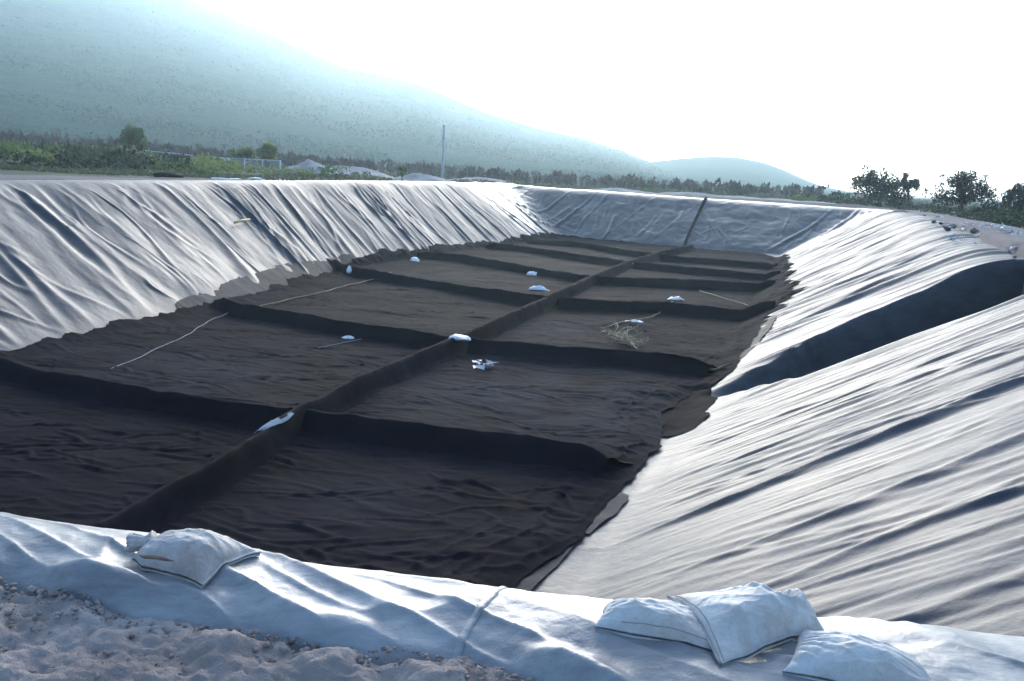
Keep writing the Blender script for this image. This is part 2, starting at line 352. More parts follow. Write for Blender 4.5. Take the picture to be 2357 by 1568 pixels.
# folds: many tapering wrinkles laid over a regular or irregular grid
def folds(Ug, Vg, lst):
    """wrinkle = (u0, v0, v1, slant, width, amp, curl): runs along v from v0 to v1, moving in u by slant per unit v"""
    H = np.zeros((len(Ug), len(Vg)))
    for (u0, v0, v1, sl, wd, am, cu) in lst:
        lo, hi = min(v0, v1), max(v0, v1)
        j0, j1 = np.searchsorted(Vg, [lo, hi])
        if j1-j0 < 2: continue
        v = Vg[j0:j1]; q = (v-v0)/(v1-v0)
        uc = u0+sl*(v-v0)+cu*np.sin(q*math.pi*1.3)
        wloc = wd*(.55+.9*q)
        i0, i1 = np.searchsorted(Ug, [uc.min()-4*wd, uc.max()+4*wd])
        if i1-i0 < 2: continue
        d = (Ug[i0:i1, None]-uc[None])/wloc[None]
        prof = np.exp(-np.abs(d)**1.5*1.2)-.38*np.exp(-((d-1.5)/1.0)**2)-.30*np.exp(-((d+1.6)/1.1)**2)
        H[i0:i1, j0:j1] += am*prof*(np.sin(np.clip(q, 0, 1)*math.pi)**.55)[None]
    return H

# ---------------------------------------------------------------- ground and terrain
def rise_dir(x, y):
    az = np.degrees(np.arctan2(x, y)); return np.clip((3-az)/30., 0, 1.25)
def outside(x, y):
    s, t = ST(x, y); r = np.hypot(x, y)
    z = 2.38+(3.36-2.38)*sstep(4.5, 16, np.maximum(s, np.where(t < -12, 30, s)))
    right = sstep(2, 5, t)
    bank = 3.12+.16*np.exp(-((t-6)/1.6)**2)-.65*sstep(7, 12, t)
    z = z*(1-right)+right*np.where(s > 3, bank, 2.45+0*bank)*sstep(2, 14, s)+right*(1-sstep(2, 14, s))*2.45
    far = sstep(70, 78, s)
    z = z*(1-far)+far*(3.22-.15*sstep(2, 8, t))
    k = rise_dir(x, y)
    z = z+k*.0165*np.clip(r-75, 0, 125)
    z = z-np.clip(1-k, 0, 1)*.45*sstep(75, 140, r)
    z = z+.10*fbm(x*.08, y*.08, 5, 3)*sstep(30, 90, r)
    return z
def terrain(x, y):
    s, t = ST(x, y)
    d = np.maximum.reduce([3.4-s, s-73, -22.5-t, t-4])        # >0 outside the crest
    o = outside(x, y)
    inn = np.minimum(pit(s, t), 3.6)-.55-1.2*np.where((s > 15) & (s < 27) & (t > -2.5), 1, 0)
    inn = np.where(s < 9, -1.0, inn)
    k = sstep(.15, .85, d)
    return inn*(1-k)+o*k

az = np.radians(np.concatenate([np.linspace(-180, -42, 60, endpoint=False), np.linspace(-42, 42, 520, endpoint=False), np.linspace(42, 180, 61)]))
rr = np.concatenate([[.01], np.geomspace(1.2, 120, 330), np.geomspace(124, 5200, 70)])
AA, RR_ = np.meshgrid(az, rr, indexing='ij')
X = np.sin(AA)*RR_; Y = np.cos(AA)*RR_
Z = terrain(X, Y)-.12*(RR_ < 9)*1.0
far_cut = sstep(600, 1500, RR_); Z = Z*(1-far_cut)+far_cut*np.minimum(Z, 2.4)
ground = link('ground', grid_mesh('ground', np.stack([X, Y, Z], -1), M['plain'])); tag(ground, kind='structure')
S_, T_ = ST(X, Y); dd = np.maximum.reduce([3.4-S_, S_-73, -22.5-T_, T_-4]); bare = 1-sstep(2.2, 4.6, dd+1.3*fbm(X*.25, Y*.25, 15, 3)-np.where(T_ > 3, 2.2*(S_ < 62), 0))
ca = ground.data.attributes.new('bare', 'FLOAT', 'POINT'); ca.data.foreach_set('value', bare.ravel().astype(np.float32))
ground['label'] = 'flat scrub plain around the lined pit'

# mountain and hill: bearing -> height of the ridge line above the eye (tangent), ridge distance
def ridge_mesh(name, azs, prof_az, prof_tan, dist, r0, r1, seed, back, naz=420, nr=170, pw=1.5):
    a = np.linspace(azs[0], azs[1], naz); e = np.interp(a, prof_az, prof_tan)
    k = np.linspace(0, 1, nr)**1.2
    Dm = np.interp(a, dist[0], dist[1])
    Rg = r0+(r1(Dm)[:, None]-r0)*k[None]
    A = np.radians(a)[:, None]+0*Rg
    x = np.sin(A)*Rg; y = np.cos(A)*Rg
    base = outside(x, y)
    q = np.clip((Rg-r0)/(Dm[:, None]-r0), 0, None)
    top = e[:, None]*Dm[:, None]+CAM_Z
    b0 = outside(np.sin(A[:, :1])*r0, np.cos(A[:, :1])*r0)-.6
    up = b0+(top-b0)*(.35*np.minimum(q, 1)+.65*np.minimum(q, 1)**pw)
    dn = top-(Rg-Dm[:, None])*back
    z = np.where(q <= 1, up, dn)
    rel = np.clip((top-CAM_Z)/120., .05, 1)*np.sin(np.clip(q, 0, 1)*math.pi)
    z = z+rel*(fbm(x*.003, y*.003, seed+4, 2)*1.2+fbm(np.degrees(A)*.3, q*.5, seed, 2)*.8)
    o = link(name, grid_mesh(name, np.stack([x, y, z], -1), M['mountain'])); tag(o, kind='structure'); return o
def px_dir(px, py):
    d = _F*2290+_R*(px-1178.5)+_U*(784-py); return math.degrees(math.atan2(d.x, d.y)), d.z/math.hypot(d.x, d.y)
rid = [px_dir(*p) for p in [(-250, -270), (18, -160), (250, -75), (447, 0), (635, 84), (782, 150), (965, 193), (1117, 258), (1240, 296), (1350, 320), (1440, 350), (1490, 371), (1560, 395), (1660, 425), (1760, 444)]]
ra = [-120, -95, -60, -42]+[a for a, e in rid]+[20]; re = [0, .05, .17, .2]+[min(e, .205) for a, e in rid]+[-.003]
mountain = ridge_mesh('mountain', (-118, 18), ra, re, ([-118, -30, 8, 18], [1900, 1700, 1000, 850]), 190, lambda D: D*1.5, 11, .35)
mountain['label'] = 'hazy scrub covered mountain slope rising to the left'
rid2 = [px_dir(*p) for p in [(1380, 392), (1440, 380), (1500, 372), (1560, 365), (1640, 359), (1700, 362), (1760, 374), (1810, 393), (1850, 412), (1890, 428), (1950, 440), (2000, 447), (2080, 455), (2200, 462)]]
hill = ridge_mesh('hill', (4, 27), [3.9]+[a for a, e in rid2]+[27.5], [0]+[e for a, e in rid2]+[0], ([0, 30], [900, 900]), 330, lambda D: D*1.4, 23, .3, 260, 110, 1.9)
hill['label'] = 'low rounded hill behind the far rim of the pit'

# ---------------------------------------------------------------- haze
hz_m = bpy.data.materials.new('haze_air'); hz_m.use_nodes = True; hn = hz_m.node_tree; hn.nodes.clear()
ho = hn.nodes.new('ShaderNodeOutputMaterial'); hv = hn.nodes.new('ShaderNodeVolumePrincipled')
hv.inputs['Color'].default_value = (.66, .885, 1.0, 1); hv.inputs['Density'].default_value = HAZE_DENSITY; hv.inputs['Anisotropy'].default_value = .62
hn.links.new(hv.outputs[0], ho.inputs['Volume'])
hb = MB(); hb.box((0, 0, 0), (2, 2, 2)); hz = link('haze', hb.mesh('haze', hz_m, False)); tag(hz, kind='stuff')
hz['label'] = 'pale haze over the plain and mountain'
hz.scale = (5600, 5600, 225); hz.location = (0, 0, 219)

# ---------------------------------------------------------------- pond liner
rng = np.random.default_rng(7)
liner = empty('pond_liner', (0, 0, 0))
tag(liner, 'shiny black wrinkled plastic liner covering the banks of the pit', 'pond liner')
def liner_patch(sv, tv, dz, mat, name='liner_panel', label=None, clip=None):
    S, Tt = np.meshgrid(sv, tv, indexing='ij'); z = pit(S, Tt)+dz
    x, y = XY(S, Tt)
    o = link(name, grid_mesh(name, np.stack([x, y, z], -1), mat), liner)
    if label: o['label'] = label
    return o
# left bank
sv = np.concatenate([np.arange(-2, 12, .2), np.arange(12, 34, .045), np.arange(34, 62.001, .07)]); tv = np.arange(-23.9, -13.2, .09)
L = []
clus = [(rng.uniform(10, 67), rng.normal(-.32, .22), rng.uniform(.35, 1.5)) for _ in range(34)]
for i in range(300):
    cc, csl, cw = clus[int(rng.integers(len(clus)))]
    u0 = cc+rng.normal(0, cw); top = -22.55+rng.uniform(-.2, 1.0)**2 if rng.random() < .5 else rng.uniform(-22, -17.2)
    ln = rng.uniform(1.0, 5.5)
    L.append((u0, top, top+ln, csl+rng.normal(0, .13), rng.uniform(.06, .20), rng.uniform(.006, .034)*(1 if rng.random() < .8 else 1.8), rng.normal(0, .28)))
for i in range(26):
    L.append((rng.uniform(12, 62), -22.6, -15.2, rng.normal(-.32, .05), rng.uniform(.14, .36), rng.uniform(.03, .10), rng.normal(0, .2)))
H = folds(sv, tv, L)
S, Tt = np.meshgrid(sv, tv, indexing='ij')
H += .07*fbm(S*.42+Tt*.14, Tt*.28, 3, 3)+.018*fbm(S*1.6+Tt*.6, Tt*.9, 8, 3)
fade = sstep(-22.9, -21.9, Tt)*.85+.15
H *= fade*(1-.6*sstep(56, 62, S))
H *= sstep(.0, .6, wall_left(S, Tt))
H -= .06*(1-sstep(.0, .3, wall_left(S, Tt)))
cut = [0, int(np.searchsorted(sv, 36.3)), len(sv)]
for a, b_ in zip(cut[:-1], cut[1:]):
    liner_patch(sv[a:min(b_+1, len(sv))], tv, H[a:min(b_+1, len(sv))], M['liner'])
# far bank with both far corners
sv = np.arange(62, 75.2, .085); tv = np.concatenate([np.arange(-24.6, -13.5, .085), np.arange(-13.5, 5.9, .09)])
S, Tt = np.meshgrid(sv, tv, indexing='ij')
H = .05*fbm(S*.6, Tt*.5, 31, 3)
L = []
for i in range(90):
    L.append((rng.uniform(-23, 5), rng.uniform(63, 71), rng.uniform(67, 74.0), rng.normal(0, .35), rng.uniform(.06, .14), rng.uniform(.02, .06), rng.normal(0, .2)))
L.append((-15.5, 73.2, 66.5, .45, .13, .10, .2)); L.append((-17.4, 73.2, 66.5, .5, .15, .10, .1)); L.append((2.9, 73.2, 66.0, .5, .2, .13, .2)); L.append((1.2, 73.0, 66, .6, .16, .09, .3))
HF = folds(tv, sv, L).T
H = (H+HF+.02*fbm(S*2.2, Tt*2.2, 35, 3))*(1-.85*sstep(72, 73.2, S))
# the left part of the corner keeps the left bank's folds
HLL = folds(sv, tv[tv < -13], [(rng.uniform(58, 76), -22.6+rng.uniform(0, 3), -15.5, rng.normal(-.3, .12), rng.uniform(.1, .2), rng.uniform(.03, .10), 0) for i in range(30)])
H[:, tv < -13] += HLL*(1-sstep(67, 71, S[:, tv < -13]))
H *= sstep(62, 63, S)*.8+.2
H *= sstep(0, .5, pit(S, Tt)); H -= .06*(1-sstep(0, .3, pit(S, Tt)))
j = int(np.searchsorted(tv, -8.2))
liner_patch(sv, tv[:j+1], H[:, :j+1], M['liner_far']); liner_patch(sv, tv[j:], H[:, j:], M['liner_far'])
# welded flap standing proud of the far bank
mb = MB()
q = np.linspace(0, 1, 40); ss = 65.3+q*8.2; tt = -8.25+q*.45-.1*np.sin(q*5)
for off, rad in ((0, .06), (.11, .03)):
    zz = pit(ss, tt+off)+.06; xx, yy = XY(ss, tt+off)
    mb.tube(np.stack([xx, yy, zz], -1), [rad*(1+.25*math.sin(9*k)) for k in q], 8)
o = link('weld_seam', mb.mesh('weld_seam', M['pipe']), liner); o['label'] = 'dark welded seam running down the far bank'
# right bank, far of the side channel
def right_folds(sv, tv, n, sr, seed, wr, ar, slant=.02):
    rg = np.random.default_rng(seed); L = []
    for i in range(n):
        v0 = rg.uniform(-2.3, 2.5); ln = rg.uniform(2, 6)
        L.append((rg.uniform(*sr), v0, v0+ln if rg.random() < .7 else max(-2.3, v0-ln), rg.normal(slant, .09), rg.uniform(*wr), rg.uniform(*ar), rg.normal(0, .1)))
    return folds(sv, tv, L)
sv = np.concatenate([np.arange(16.3, 25.2, .04), np.arange(25.2, 62.02, .07)]); tv = np.arange(-2.5, 5.85, .07)
S, Tt = np.meshgrid(sv, tv, indexing='ij')
H = right_folds(sv, tv, 260, (17, 64), 51, (.08, .22), (.012, .045), .22)+.05*fbm(S*.5, Tt*.25, 53, 3)+.012*fbm(S*2.5, Tt*.5, 54, 3)
big = [(s0, -2.2, 4.6, .22+rng.normal(0, .03), w_, a_, .1) for s0, w_, a_ in ((26, .3, .07), (29.5, .35, .10), (33, .4, .08), (38, .45, .10), (44, .5, .11), (52, .5, .11))]
H += folds(sv, tv, big)
H *= 1-.45*sstep(0.2, .9, trough(S, Tt))
H *= sstep(-.3, .6, wall_right(S, Tt)-.2); H -= .04*(1-sstep(0, .07, pit(S, Tt)))+.07*(1-sstep(16.7, 17.3, S))
j = int(np.searchsorted(sv, 45))
liner_patch(sv[:j+1], tv, H[:j+1], M['liner_right']); liner_patch(sv[j:], tv, H[j:], M['liner_right'])
# right bank beside the camera
sv = np.concatenate([np.arange(2.2, 4, .05), np.arange(4, 17.26, .026)]); tv = np.concatenate([np.arange(-2.9, 3.4, .05), np.arange(3.4, 5.9, .1)])
S, Tt = np.meshgrid(sv, tv, indexing='ij')
H = right_folds(sv, tv, 230, (4, 17.5), 61, (.035, .11), (.004, .017), .03)+.03*fbm(S*.6-Tt*.1, Tt*.25, 63, 3)+.004*fbm(S*4-Tt*.8, Tt*.9, 64, 3)
H += folds(sv, tv, [(10.55, -2.6, 5.5, .30, .13, .07, .0), (12.6, -2.2, 5, .22, .09, .025, .05), (7.6, -1.5, 5.0, .28, .12, .035, .1), (9.0, -1.2, 5.0, .30, .14, .05, -.15), (14.3, -2, 5, .12, .1, .03, .05), (15.6, -1.6, 5, .08, .1, .03, 0), (6.3, -.2, 5, .25, .14, .04, .1), (11.6, -2.4, 3, .2, .07, .02, 0), (13.4, -2.4, 3, .15, .08, .022, 0)])
wn = wall_near(S, Tt)-.10
z0 = pit(S, Tt)
x, y = XY(S, Tt)
H = H*sstep(-.3, .5, wall_right(S, Tt)-.1)*(1-.5*sstep(16.6, 17.2, S))-.04*(1-sstep(0, .07, z0))
o = link('liner_panel', grid_mesh('liner_panel', np.stack([x, y, z0+H], -1), M['liner_right']), liner); o['label'] = 'near right bank of the liner with long parallel wrinkles'

# near berm: rolled over the edge the photographer stands on
CXx = np.array([-9, -2.42, -1.65, -1.1, -.5, 0, 1.0, 2.1, 3.0, 6]); CYy = np.array([6.6, 4.58, 4.42, 4.28, 4.12, 4.02, 3.88, 3.80, 3.7, 3.3])
SXx = np.array([-9, -2.0, -1.45, -.92, -.5, -.10, .24, .6, 1.2, 6]); SYy = np.array([5.6, 3.80, 3.62, 3.50, 3.42, 3.33, 3.18, 2.95, 2.6, .8])
def berm(x, y, detail=True):
    x = np.asarray(x, float); y = np.asarray(y, float)
    c = np.interp(x, CXx, CYy); sl = np.interp(x, SXx, SYy)
    q = (y-sl)/np.maximum(c-sl, .3)
    d = y-sl
    flat = 2.50+.0*q
    edge = -.12*np.exp(-np.maximum(d, -.05)/.065)
    roll = (y-(c-.26)); fall = -np.where(roll > 0, np.where(roll < .5, .62*roll**2, .62*.25+(roll-.5)*.66), 0)
    z = flat+edge+fall+.05*np.sin(np.clip(q, 0, 1)*math.pi)
    if detail:
        win = sstep(-.05, .12, d)*(1-.6*sstep(.7, 1.3, q))
        a = fbm(x*1.5+y*.9, y*1.1-x*.25, 71, 3)
        bfold = 1-np.abs(vnoise(x*2.3+y*2.6, y*.9-x*.5, 73)); cfold = 1-np.abs(vnoise(x*4.1+y*5.2+3, y*1.4-x*.9, 75))
        z = z+win*(0.026*a+.029*(bfold**3-.35)+.016*(cfold**3-.35))
        z = z+.085*np.maximum(0, vnoise(x*2.1+.4, d*.0, 79))*np.exp(-((d-.10)/.08)**2)   # puffed edge
        z = z+.006*fbm(x*6, y*6, 77, 3)*win
    return z
bx = np.concatenate([np.arange(-7, -2.6, .08), np.arange(-2.6, 2.7, .013), np.arange(2.7, 5.0, .06)]); kv = np.concatenate([np.linspace(-.14, 1.1, 125), np.linspace(1.12, 4.6, 90)])
BX, KV = np.meshgrid(bx, kv, indexing='ij')
sl = np.interp(BX, SXx, SYy); BY = sl+KV
sl = sl+.05*fbm(BX*3, BX*0, 82, 3)
BZ = berm(BX, BY)-.10*(KV < -.02)
P = np.stack([BX, BY, BZ], -1)
seam_x = -.06
i = int(np.searchsorted(bx, -.10))
for a, b_, lb in ((0, i+1, 'rolled liner edge beside the bare soil with a sandbag on it'), (i, len(bx), 'flat liner edge under the three sandbags')):
    o = link('liner_panel', grid_mesh('liner_panel', P[a:b_], M['liner_near'] if 'liner_near' in M else M['liner']), liner); o['label'] = lb
# lapped seam over the berm
q = np.linspace(0, 1, 60); ly = 3.22+q*1.25; lx = -.17+.42*(q-.1)
V = []
for dx, dz in ((-.022, -.004), (-.014, .002), (.0, .0045), (.012, .003), (.016, -.004)):
    xx = lx+dx+.006*np.sin(q*19); V.append(np.stack([xx, ly-dx*.5, berm(xx, ly)+dz+.003], -1))
o = link('weld_seam', grid_mesh('weld_seam', np.stack(V, 0), M['liner_near']), liner); o['label'] = 'pale lapped seam crossing the rolled edge'

# ---------------------------------------------------------------- foreground soil with clods
fx = np.arange(-6, 1.6, .02); fd = np.concatenate([np.linspace(-3.2, -.9, 60), np.linspace(-.88, .12, 80)])
FX, FD = np.meshgrid(fx, fd, indexing='ij'); slx = np.interp(FX, SXx, SYy)+.06*fbm(FX*3.1, FX*0+3, 83, 3)
FY = slx+FD
lump = .7*fbm(FX*3, FY*3, 91, 3, .5)+.55*np.abs(fbm(FX*7, FY*7, 92, 4, .6))
FZ = 2.425+.024*lump+.015*fbm(FX*9, FY*9, 95, 5, .7)+.05*np.exp(-((FD+.06)/.13)**2)*(.6+.7*vnoise(FX*5, FX*0, 97))-.25*sstep(.02, .12, FD)
soil = link('soil', grid_mesh('soil', np.stack([FX, FY, FZ], -1), M['soil'])); tag(soil, kind='structure'); soil['label'] = 'lumpy bare soil in front of the liner edge'
def soil_z(x, y):
    s_ = np.interp(x, SXx, SYy); return 2.425+.0245*fbm(x*3, y*3, 91, 3, .5)+.05*np.exp(-((y-s_+.06)/.13)**2)*.6
ico_v, ico_f = None, None
def ico(sub=1):
    import bmesh
    bm = bmesh.new(); bmesh.ops.create_icosphere(bm, subdivisions=sub, radius=1); bm.verts.ensure_lookup_table()
    v = np.array([q.co[:] for q in bm.verts]); f = np.array([[q.index for q in p.verts] for p in bm.faces]); bm.free(); return v, f
IV, IF = ico(1); IV2, IF2 = ico(2)
def pebbles(pts, radii, rg, flat=.7, base=None):
    Vs = []; Fs = []; n0 = 0
    bv, bf = base or (IV, IF)
    for p, r_ in zip(pts, radii):
        d = bv*(1+.28*rg.normal(size=(len(bv), 1)))*np.array([1, rg.uniform(.6, 1.1), flat*rg.uniform(.7, 1.2)])
        a = rg.uniform(0, 6.28); c_, s_ = math.cos(a), math.sin(a)
        d = np.stack([d[:, 0]*c_-d[:, 1]*s_, d[:, 0]*s_+d[:, 1]*c_, d[:, 2]], -1)*r_+p
        Vs.append(d); Fs.append(bf+n0); n0 += len(bv)
    return np.concatenate(Vs), np.concatenate(Fs)
rg = np.random.default_rng(5); pts = []; rad = []
for i in range(4200):
    x_ = rg.uniform(-3.2, .9); s_ = float(np.interp(x_, SXx, SYy)); d_ = -abs(rg.normal(0, .55)) if rg.random() < .75 else rg.uniform(-1.6, .02)
    r_ = .003+.011*rg.random()**4+(.008*rg.random() if abs(d_) < .12 else 0)
    pts.append((x_, s_+d_+.03, float(soil_z(x_, s_+d_))+r_*.2)); rad.append(r_)
V, F_ = pebbles(np.array(pts), rad, rg)
o = link('soil_clods', mesh_np('soil_clods', V, F_, M['clod'])); tag(o, 'crumbled soil clods scattered over the bare ground', 'soil', kind='stuff')

# ---------------------------------------------------------------- geotextile blanket on the floor
EL = np.array(T['edge_left']); ER = np.array(T['edge_right'])[::-1]
ER = ER[np.argsort(ER[:, 0])]
def edge_l(s): return np.interp(s, np.r_[5, EL[:, 0], 67.4], np.r_[-14.9, EL[:, 1], -15.6])
def edge_r(s): return np.interp(s, np.r_[5, ER[:, 0], 61.2], np.r_[-2.5, ER[:, 1], -1.45])
s_far = lambda t: np.interp(t, [-15.6, -13.4, -11, -8.3, -5.6, -3.4, -1.4], [67.4, 67.2, 67.0, 65.9, 65.6, 65.2, 61.3])
u = np.concatenate([np.arange(6.2, 16, .042), np.arange(16, 22, .055), np.arange(22, 40, .08), np.arange(40, 61.2, .12)]); u = u/u[-1]
vv = np.linspace(0, 1, 400)
vv = .5*(vv+sstep(0, 1, vv)*0+vv)
# rows follow s; the last rows stretch to meet the slanting far edge
SS = np.zeros((len(u), len(vv))); TT = np.zeros_like(SS)
s_row = u*61.2
rag = .10*fbm(s_row*1.3, s_row*0, 101, 4, .6); ragr = .07*fbm(s_row*1.1, s_row*0+7, 103, 4, .65)*(1+1.2*(s_row > 30))+.10*np.sign(vnoise(s_row*.9, s_row*0, 104))*(s_row > 32)
tl = edge_l(s_row)+rag; tr = edge_r(s_row)+ragr
TT = tl[:, None]+(tr-tl)[:, None]*vv[None]
farS = s_far(TT[-1])+.12*fbm(TT[-1]*1.5, TT[-1]*0, 105, 3)
k = sstep(0, 1, np.clip((s_row-30)/(61.2-30), 0, 1))
SS = s_row[:, None]+k[:, None]*(farS-61.2)[None]
rid_ = lambda a_, b_, sd_, pw_: (1-np.abs(vnoise(a_, b_, sd_)))**pw_
wx = .35*fbm(SS*.7, TT*.7, 110, 2)
wr = .007*fbm(SS*2.6-TT*.5+wx, TT*1.3+SS*.3, 111, 4, .6)+.030*fbm(SS*.5, TT*.4, 113, 2)
rw_ = np.random.default_rng(112); L = []
for i in range(2400):
    u0 = rw_.uniform(6, 62) if i > 60 else rw_.uniform(8, 19); v0 = rw_.uniform(-15.5, -2.5); ln = rw_.uniform(.35, 1.7)
    L.append((u0, v0, v0+ln, rw_.normal(.10, .38), rw_.uniform(.04, .085), rw_.uniform(.006, .024)*(1.15 if u0 < 14 else 1), rw_.normal(0, .12)))
wr += folds(s_row, -15.4+13.1*vv, L)
wr += .012*(rid_(SS*4.2+TT*.7+wx*2, TT*1.6-SS*.5, 116, 5)-.3)
dedge = np.minimum(TT-tl[:, None], tr[:, None]-TT)
bunch = np.exp(-(dedge/.8)**2)
far_c = sstep(30, 40, SS)
wr += bunch*(.04+.10*far_c)*np.abs(fbm(SS*1.6+TT*.4, TT*1.2, 119, 3))
gath = np.exp(-((tr[:, None]-TT)/1.3)**2)*(1-far_c)
wr += gath*.045*(rid_(SS*.55+.5*wx, (tr[:, None]-TT)*4.5+.9*fbm(SS*.5, TT*.2, 122, 2), 123, 3)-.25)
lift = sstep(0, .35, dedge)
BZ_ = pit(SS, TT)+.022+(.043+np.maximum(wr, -.03))*(.25+.75*lift)
x, y = XY(SS, TT)
blanket = empty('geotextile_blanket', (*XY(36, -8.5), 0))
tag(blanket, 'dark brown black fabric blanket with raised ribs covering the pit floor', 'blanket')
def child_world(o, parent):
    o.parent = parent; o.matrix_parent_inverse = Matrix.Translation(-Vector(parent.location)); return o
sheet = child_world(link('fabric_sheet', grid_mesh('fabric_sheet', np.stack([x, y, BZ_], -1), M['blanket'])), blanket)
sheen = np.zeros_like(SS)  # painted sheen: soft oval patches that lighten the fabric colour
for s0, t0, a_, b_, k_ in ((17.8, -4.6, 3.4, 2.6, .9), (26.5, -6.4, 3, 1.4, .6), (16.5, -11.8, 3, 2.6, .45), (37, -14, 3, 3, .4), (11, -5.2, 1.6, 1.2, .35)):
    sheen += k_*np.exp(-((SS-s0)/a_)**2-((TT-t0)/b_)**2)
sheen = np.clip(sheen*(.75+.6*fbm(SS*.9, TT*1.2, 131, 4)), 0, 1)
sheet.data.attributes.new('dust_sheen', 'FLOAT', 'POINT').data.foreach_set('value', sheen.ravel().astype(np.float32))
def ridge(pts, hgt, wid, side, seed, pinch=True, crease=False):
    """raised fabric rib along pts (s,t): steep face on `side`, gentler back"""
    pts = np.array(pts, float); d = np.r_[0, np.cumsum(np.hypot(*np.diff(pts, axis=0).T))]
    n_ = max(12, int(d[-1]/.07)); q_ = np.linspace(0, d[-1], n_)
    s_ = np.interp(q_, d, pts[:, 0]); t_ = np.interp(q_, d, pts[:, 1])
    ker = np.ones(13)/13
    s_ = np.convolve(np.pad(s_, 6, 'edge'), ker, 'valid'); t_ = np.convolve(np.pad(t_, 6, 'edge'), ker, 'valid')
    ds, dt = np.gradient(s_), np.gradient(t_); l = np.hypot(ds, dt); ns, nt_ = -dt/l*side, ds/l*side
    off = np.array([-.85, -.64, -.45, -.29, -.16, -.07, 0, .04, .09, .15, .20, .26, .36, .52])*wid/.45
    hh = np.array([-.14, .02, .24, .52, .82, .97, 1.0, .97, .80, .55, .28, .08, -.02, -.14])
    hv_ = (hgt-.08)*(1+.07*fbm(q_*.5, q_*0, seed, 3))
    if pinch: hv_ = hv_*(1-.35*sstep(d[-1]-.6, d[-1], q_))
    wob = .022*fbm(q_*.6, q_*0+3, seed+1, 3)
    Sx = s_[:, None]+ns[:, None]*(off[None]+wob[:, None]); Tx = t_[:, None]+nt_[:, None]*(off[None]+wob[:, None])
    zz = pit(Sx, Tx)+.05+hv_[:, None]*hh[None]
    zz += .012*fbm(q_[:, None]*2.2+0*zz, off[None]*4+0*zz, seed+2, 3)*(hh[None] > -.1)
    zz += .020*((1-np.abs(vnoise(q_[:, None]*2.6+1.5*off[None], off[None]*3+q_[:, None]*.3, seed+4)))**4-.3)*(hh[None] > -.1)
    if crease: zz -= .05*np.exp(-((off[None]-.06)/.03)**2)
    x_, y_ = XY(Sx, Tx)
    return child_world(link('rib', grid_mesh('rib', np.stack([x_, y_, zz], -1), M['blanket'])), blanket)
o = ridge([(s, t) for s, t in T['spine']]+[(63.5, -7.3)], .44, .36, 1, 201, False); o['label'] = 'long central rib running the length of the pit'
for k_, rp in enumerate(T['ribs_left']):
    e_ = float(edge_l(rp[-1][0]+.4))+.25; rp = list(rp)+([(rp[-1][0]+.4, e_)] if e_ < rp[-1][1]-.2 else [])
    ridge(rp, .42, .42, -1 if True else 1, 210+k_)
for k_, rp in enumerate(T['ribs_right']):
    e_ = float(edge_r(rp[-1][0]))-.35; rp = list(rp)+([(rp[-1][0], e_)] if e_ > rp[-1][1]+.2 else [])
    ridge(rp, .42, .42, 1, 230+k_)

# grey underlay showing past the blanket edge
def underlay(s0, s1, inner, outer, seed, label, side, mt_='underlay'):
    s_ = np.arange(s0, s1, .05); a_ = inner(s_); b_ = outer(s_)+.05*np.sign(vnoise(s_*.6, s_*0, seed))+.03*fbm(s_*1.3, s_*0, seed+1, 2)
    tap = np.minimum(sstep(s0, s0+.5, s_), 1-sstep(s1-.5, s1, s_)); b_ = a_+(b_-a_)*(.15+.85*tap)
    v_ = np.linspace(0, 1, 26); Sx = s_[:, None]+0*v_[None]; Tx = a_[:, None]+(b_-a_)[:, None]*v_[None]
    z_ = pit(Sx, Tx)+.020+.016*fbm(Sx*1.2, Tx*3, seed+5, 3)*(1-.8*v_[None])+.010*fbm(Sx*2, Tx*2, seed+3, 3)
    x_, y_ = XY(Sx, Tx)
    tag(link('underlay_sheet', grid_mesh('underlay_sheet', np.stack([x_, y_, z_], -1), M[mt_])), label, 'fabric sheet')
underlay(22.5, 38.8, lambda s: edge_l(s)+.5, lambda s: edge_l(s)-np.interp(s, [22, 25, 28, 33, 38], [.2, .5, .75, .65, .2]), 301, 'blue grey underlay strip showing along the left edge of the blanket', -1)
underlay(15.8, 20.4, lambda s: edge_r(s)-1.0, lambda s: edge_r(s)+np.interp(s, [15.8, 17, 18, 19.4, 20.4], [.35, .75, .7, .5, .2]), 311, 'torn dark fabric corner beside the mouth of the side channel', 1, 'blanket')
underlay(22.6, 31.0, lambda s: edge_r(s)-.8, lambda s: edge_r(s)+np.interp(s, [22.6, 24.5, 27, 29, 31], [.1, .25, .3, .35, .1]), 321, 'grey underlay strip at the foot of the bright right bank', 1)
underlay(6.5, 13.2, lambda s: edge_r(s)-.8, lambda s: edge_r(s)+np.interp(s, [6.5, 9, 10, 11, 12, 13.2], [.14, .14, .2, .08, .16, .04]), 331, 'ragged grey underlay strip below the near right bank', 1)
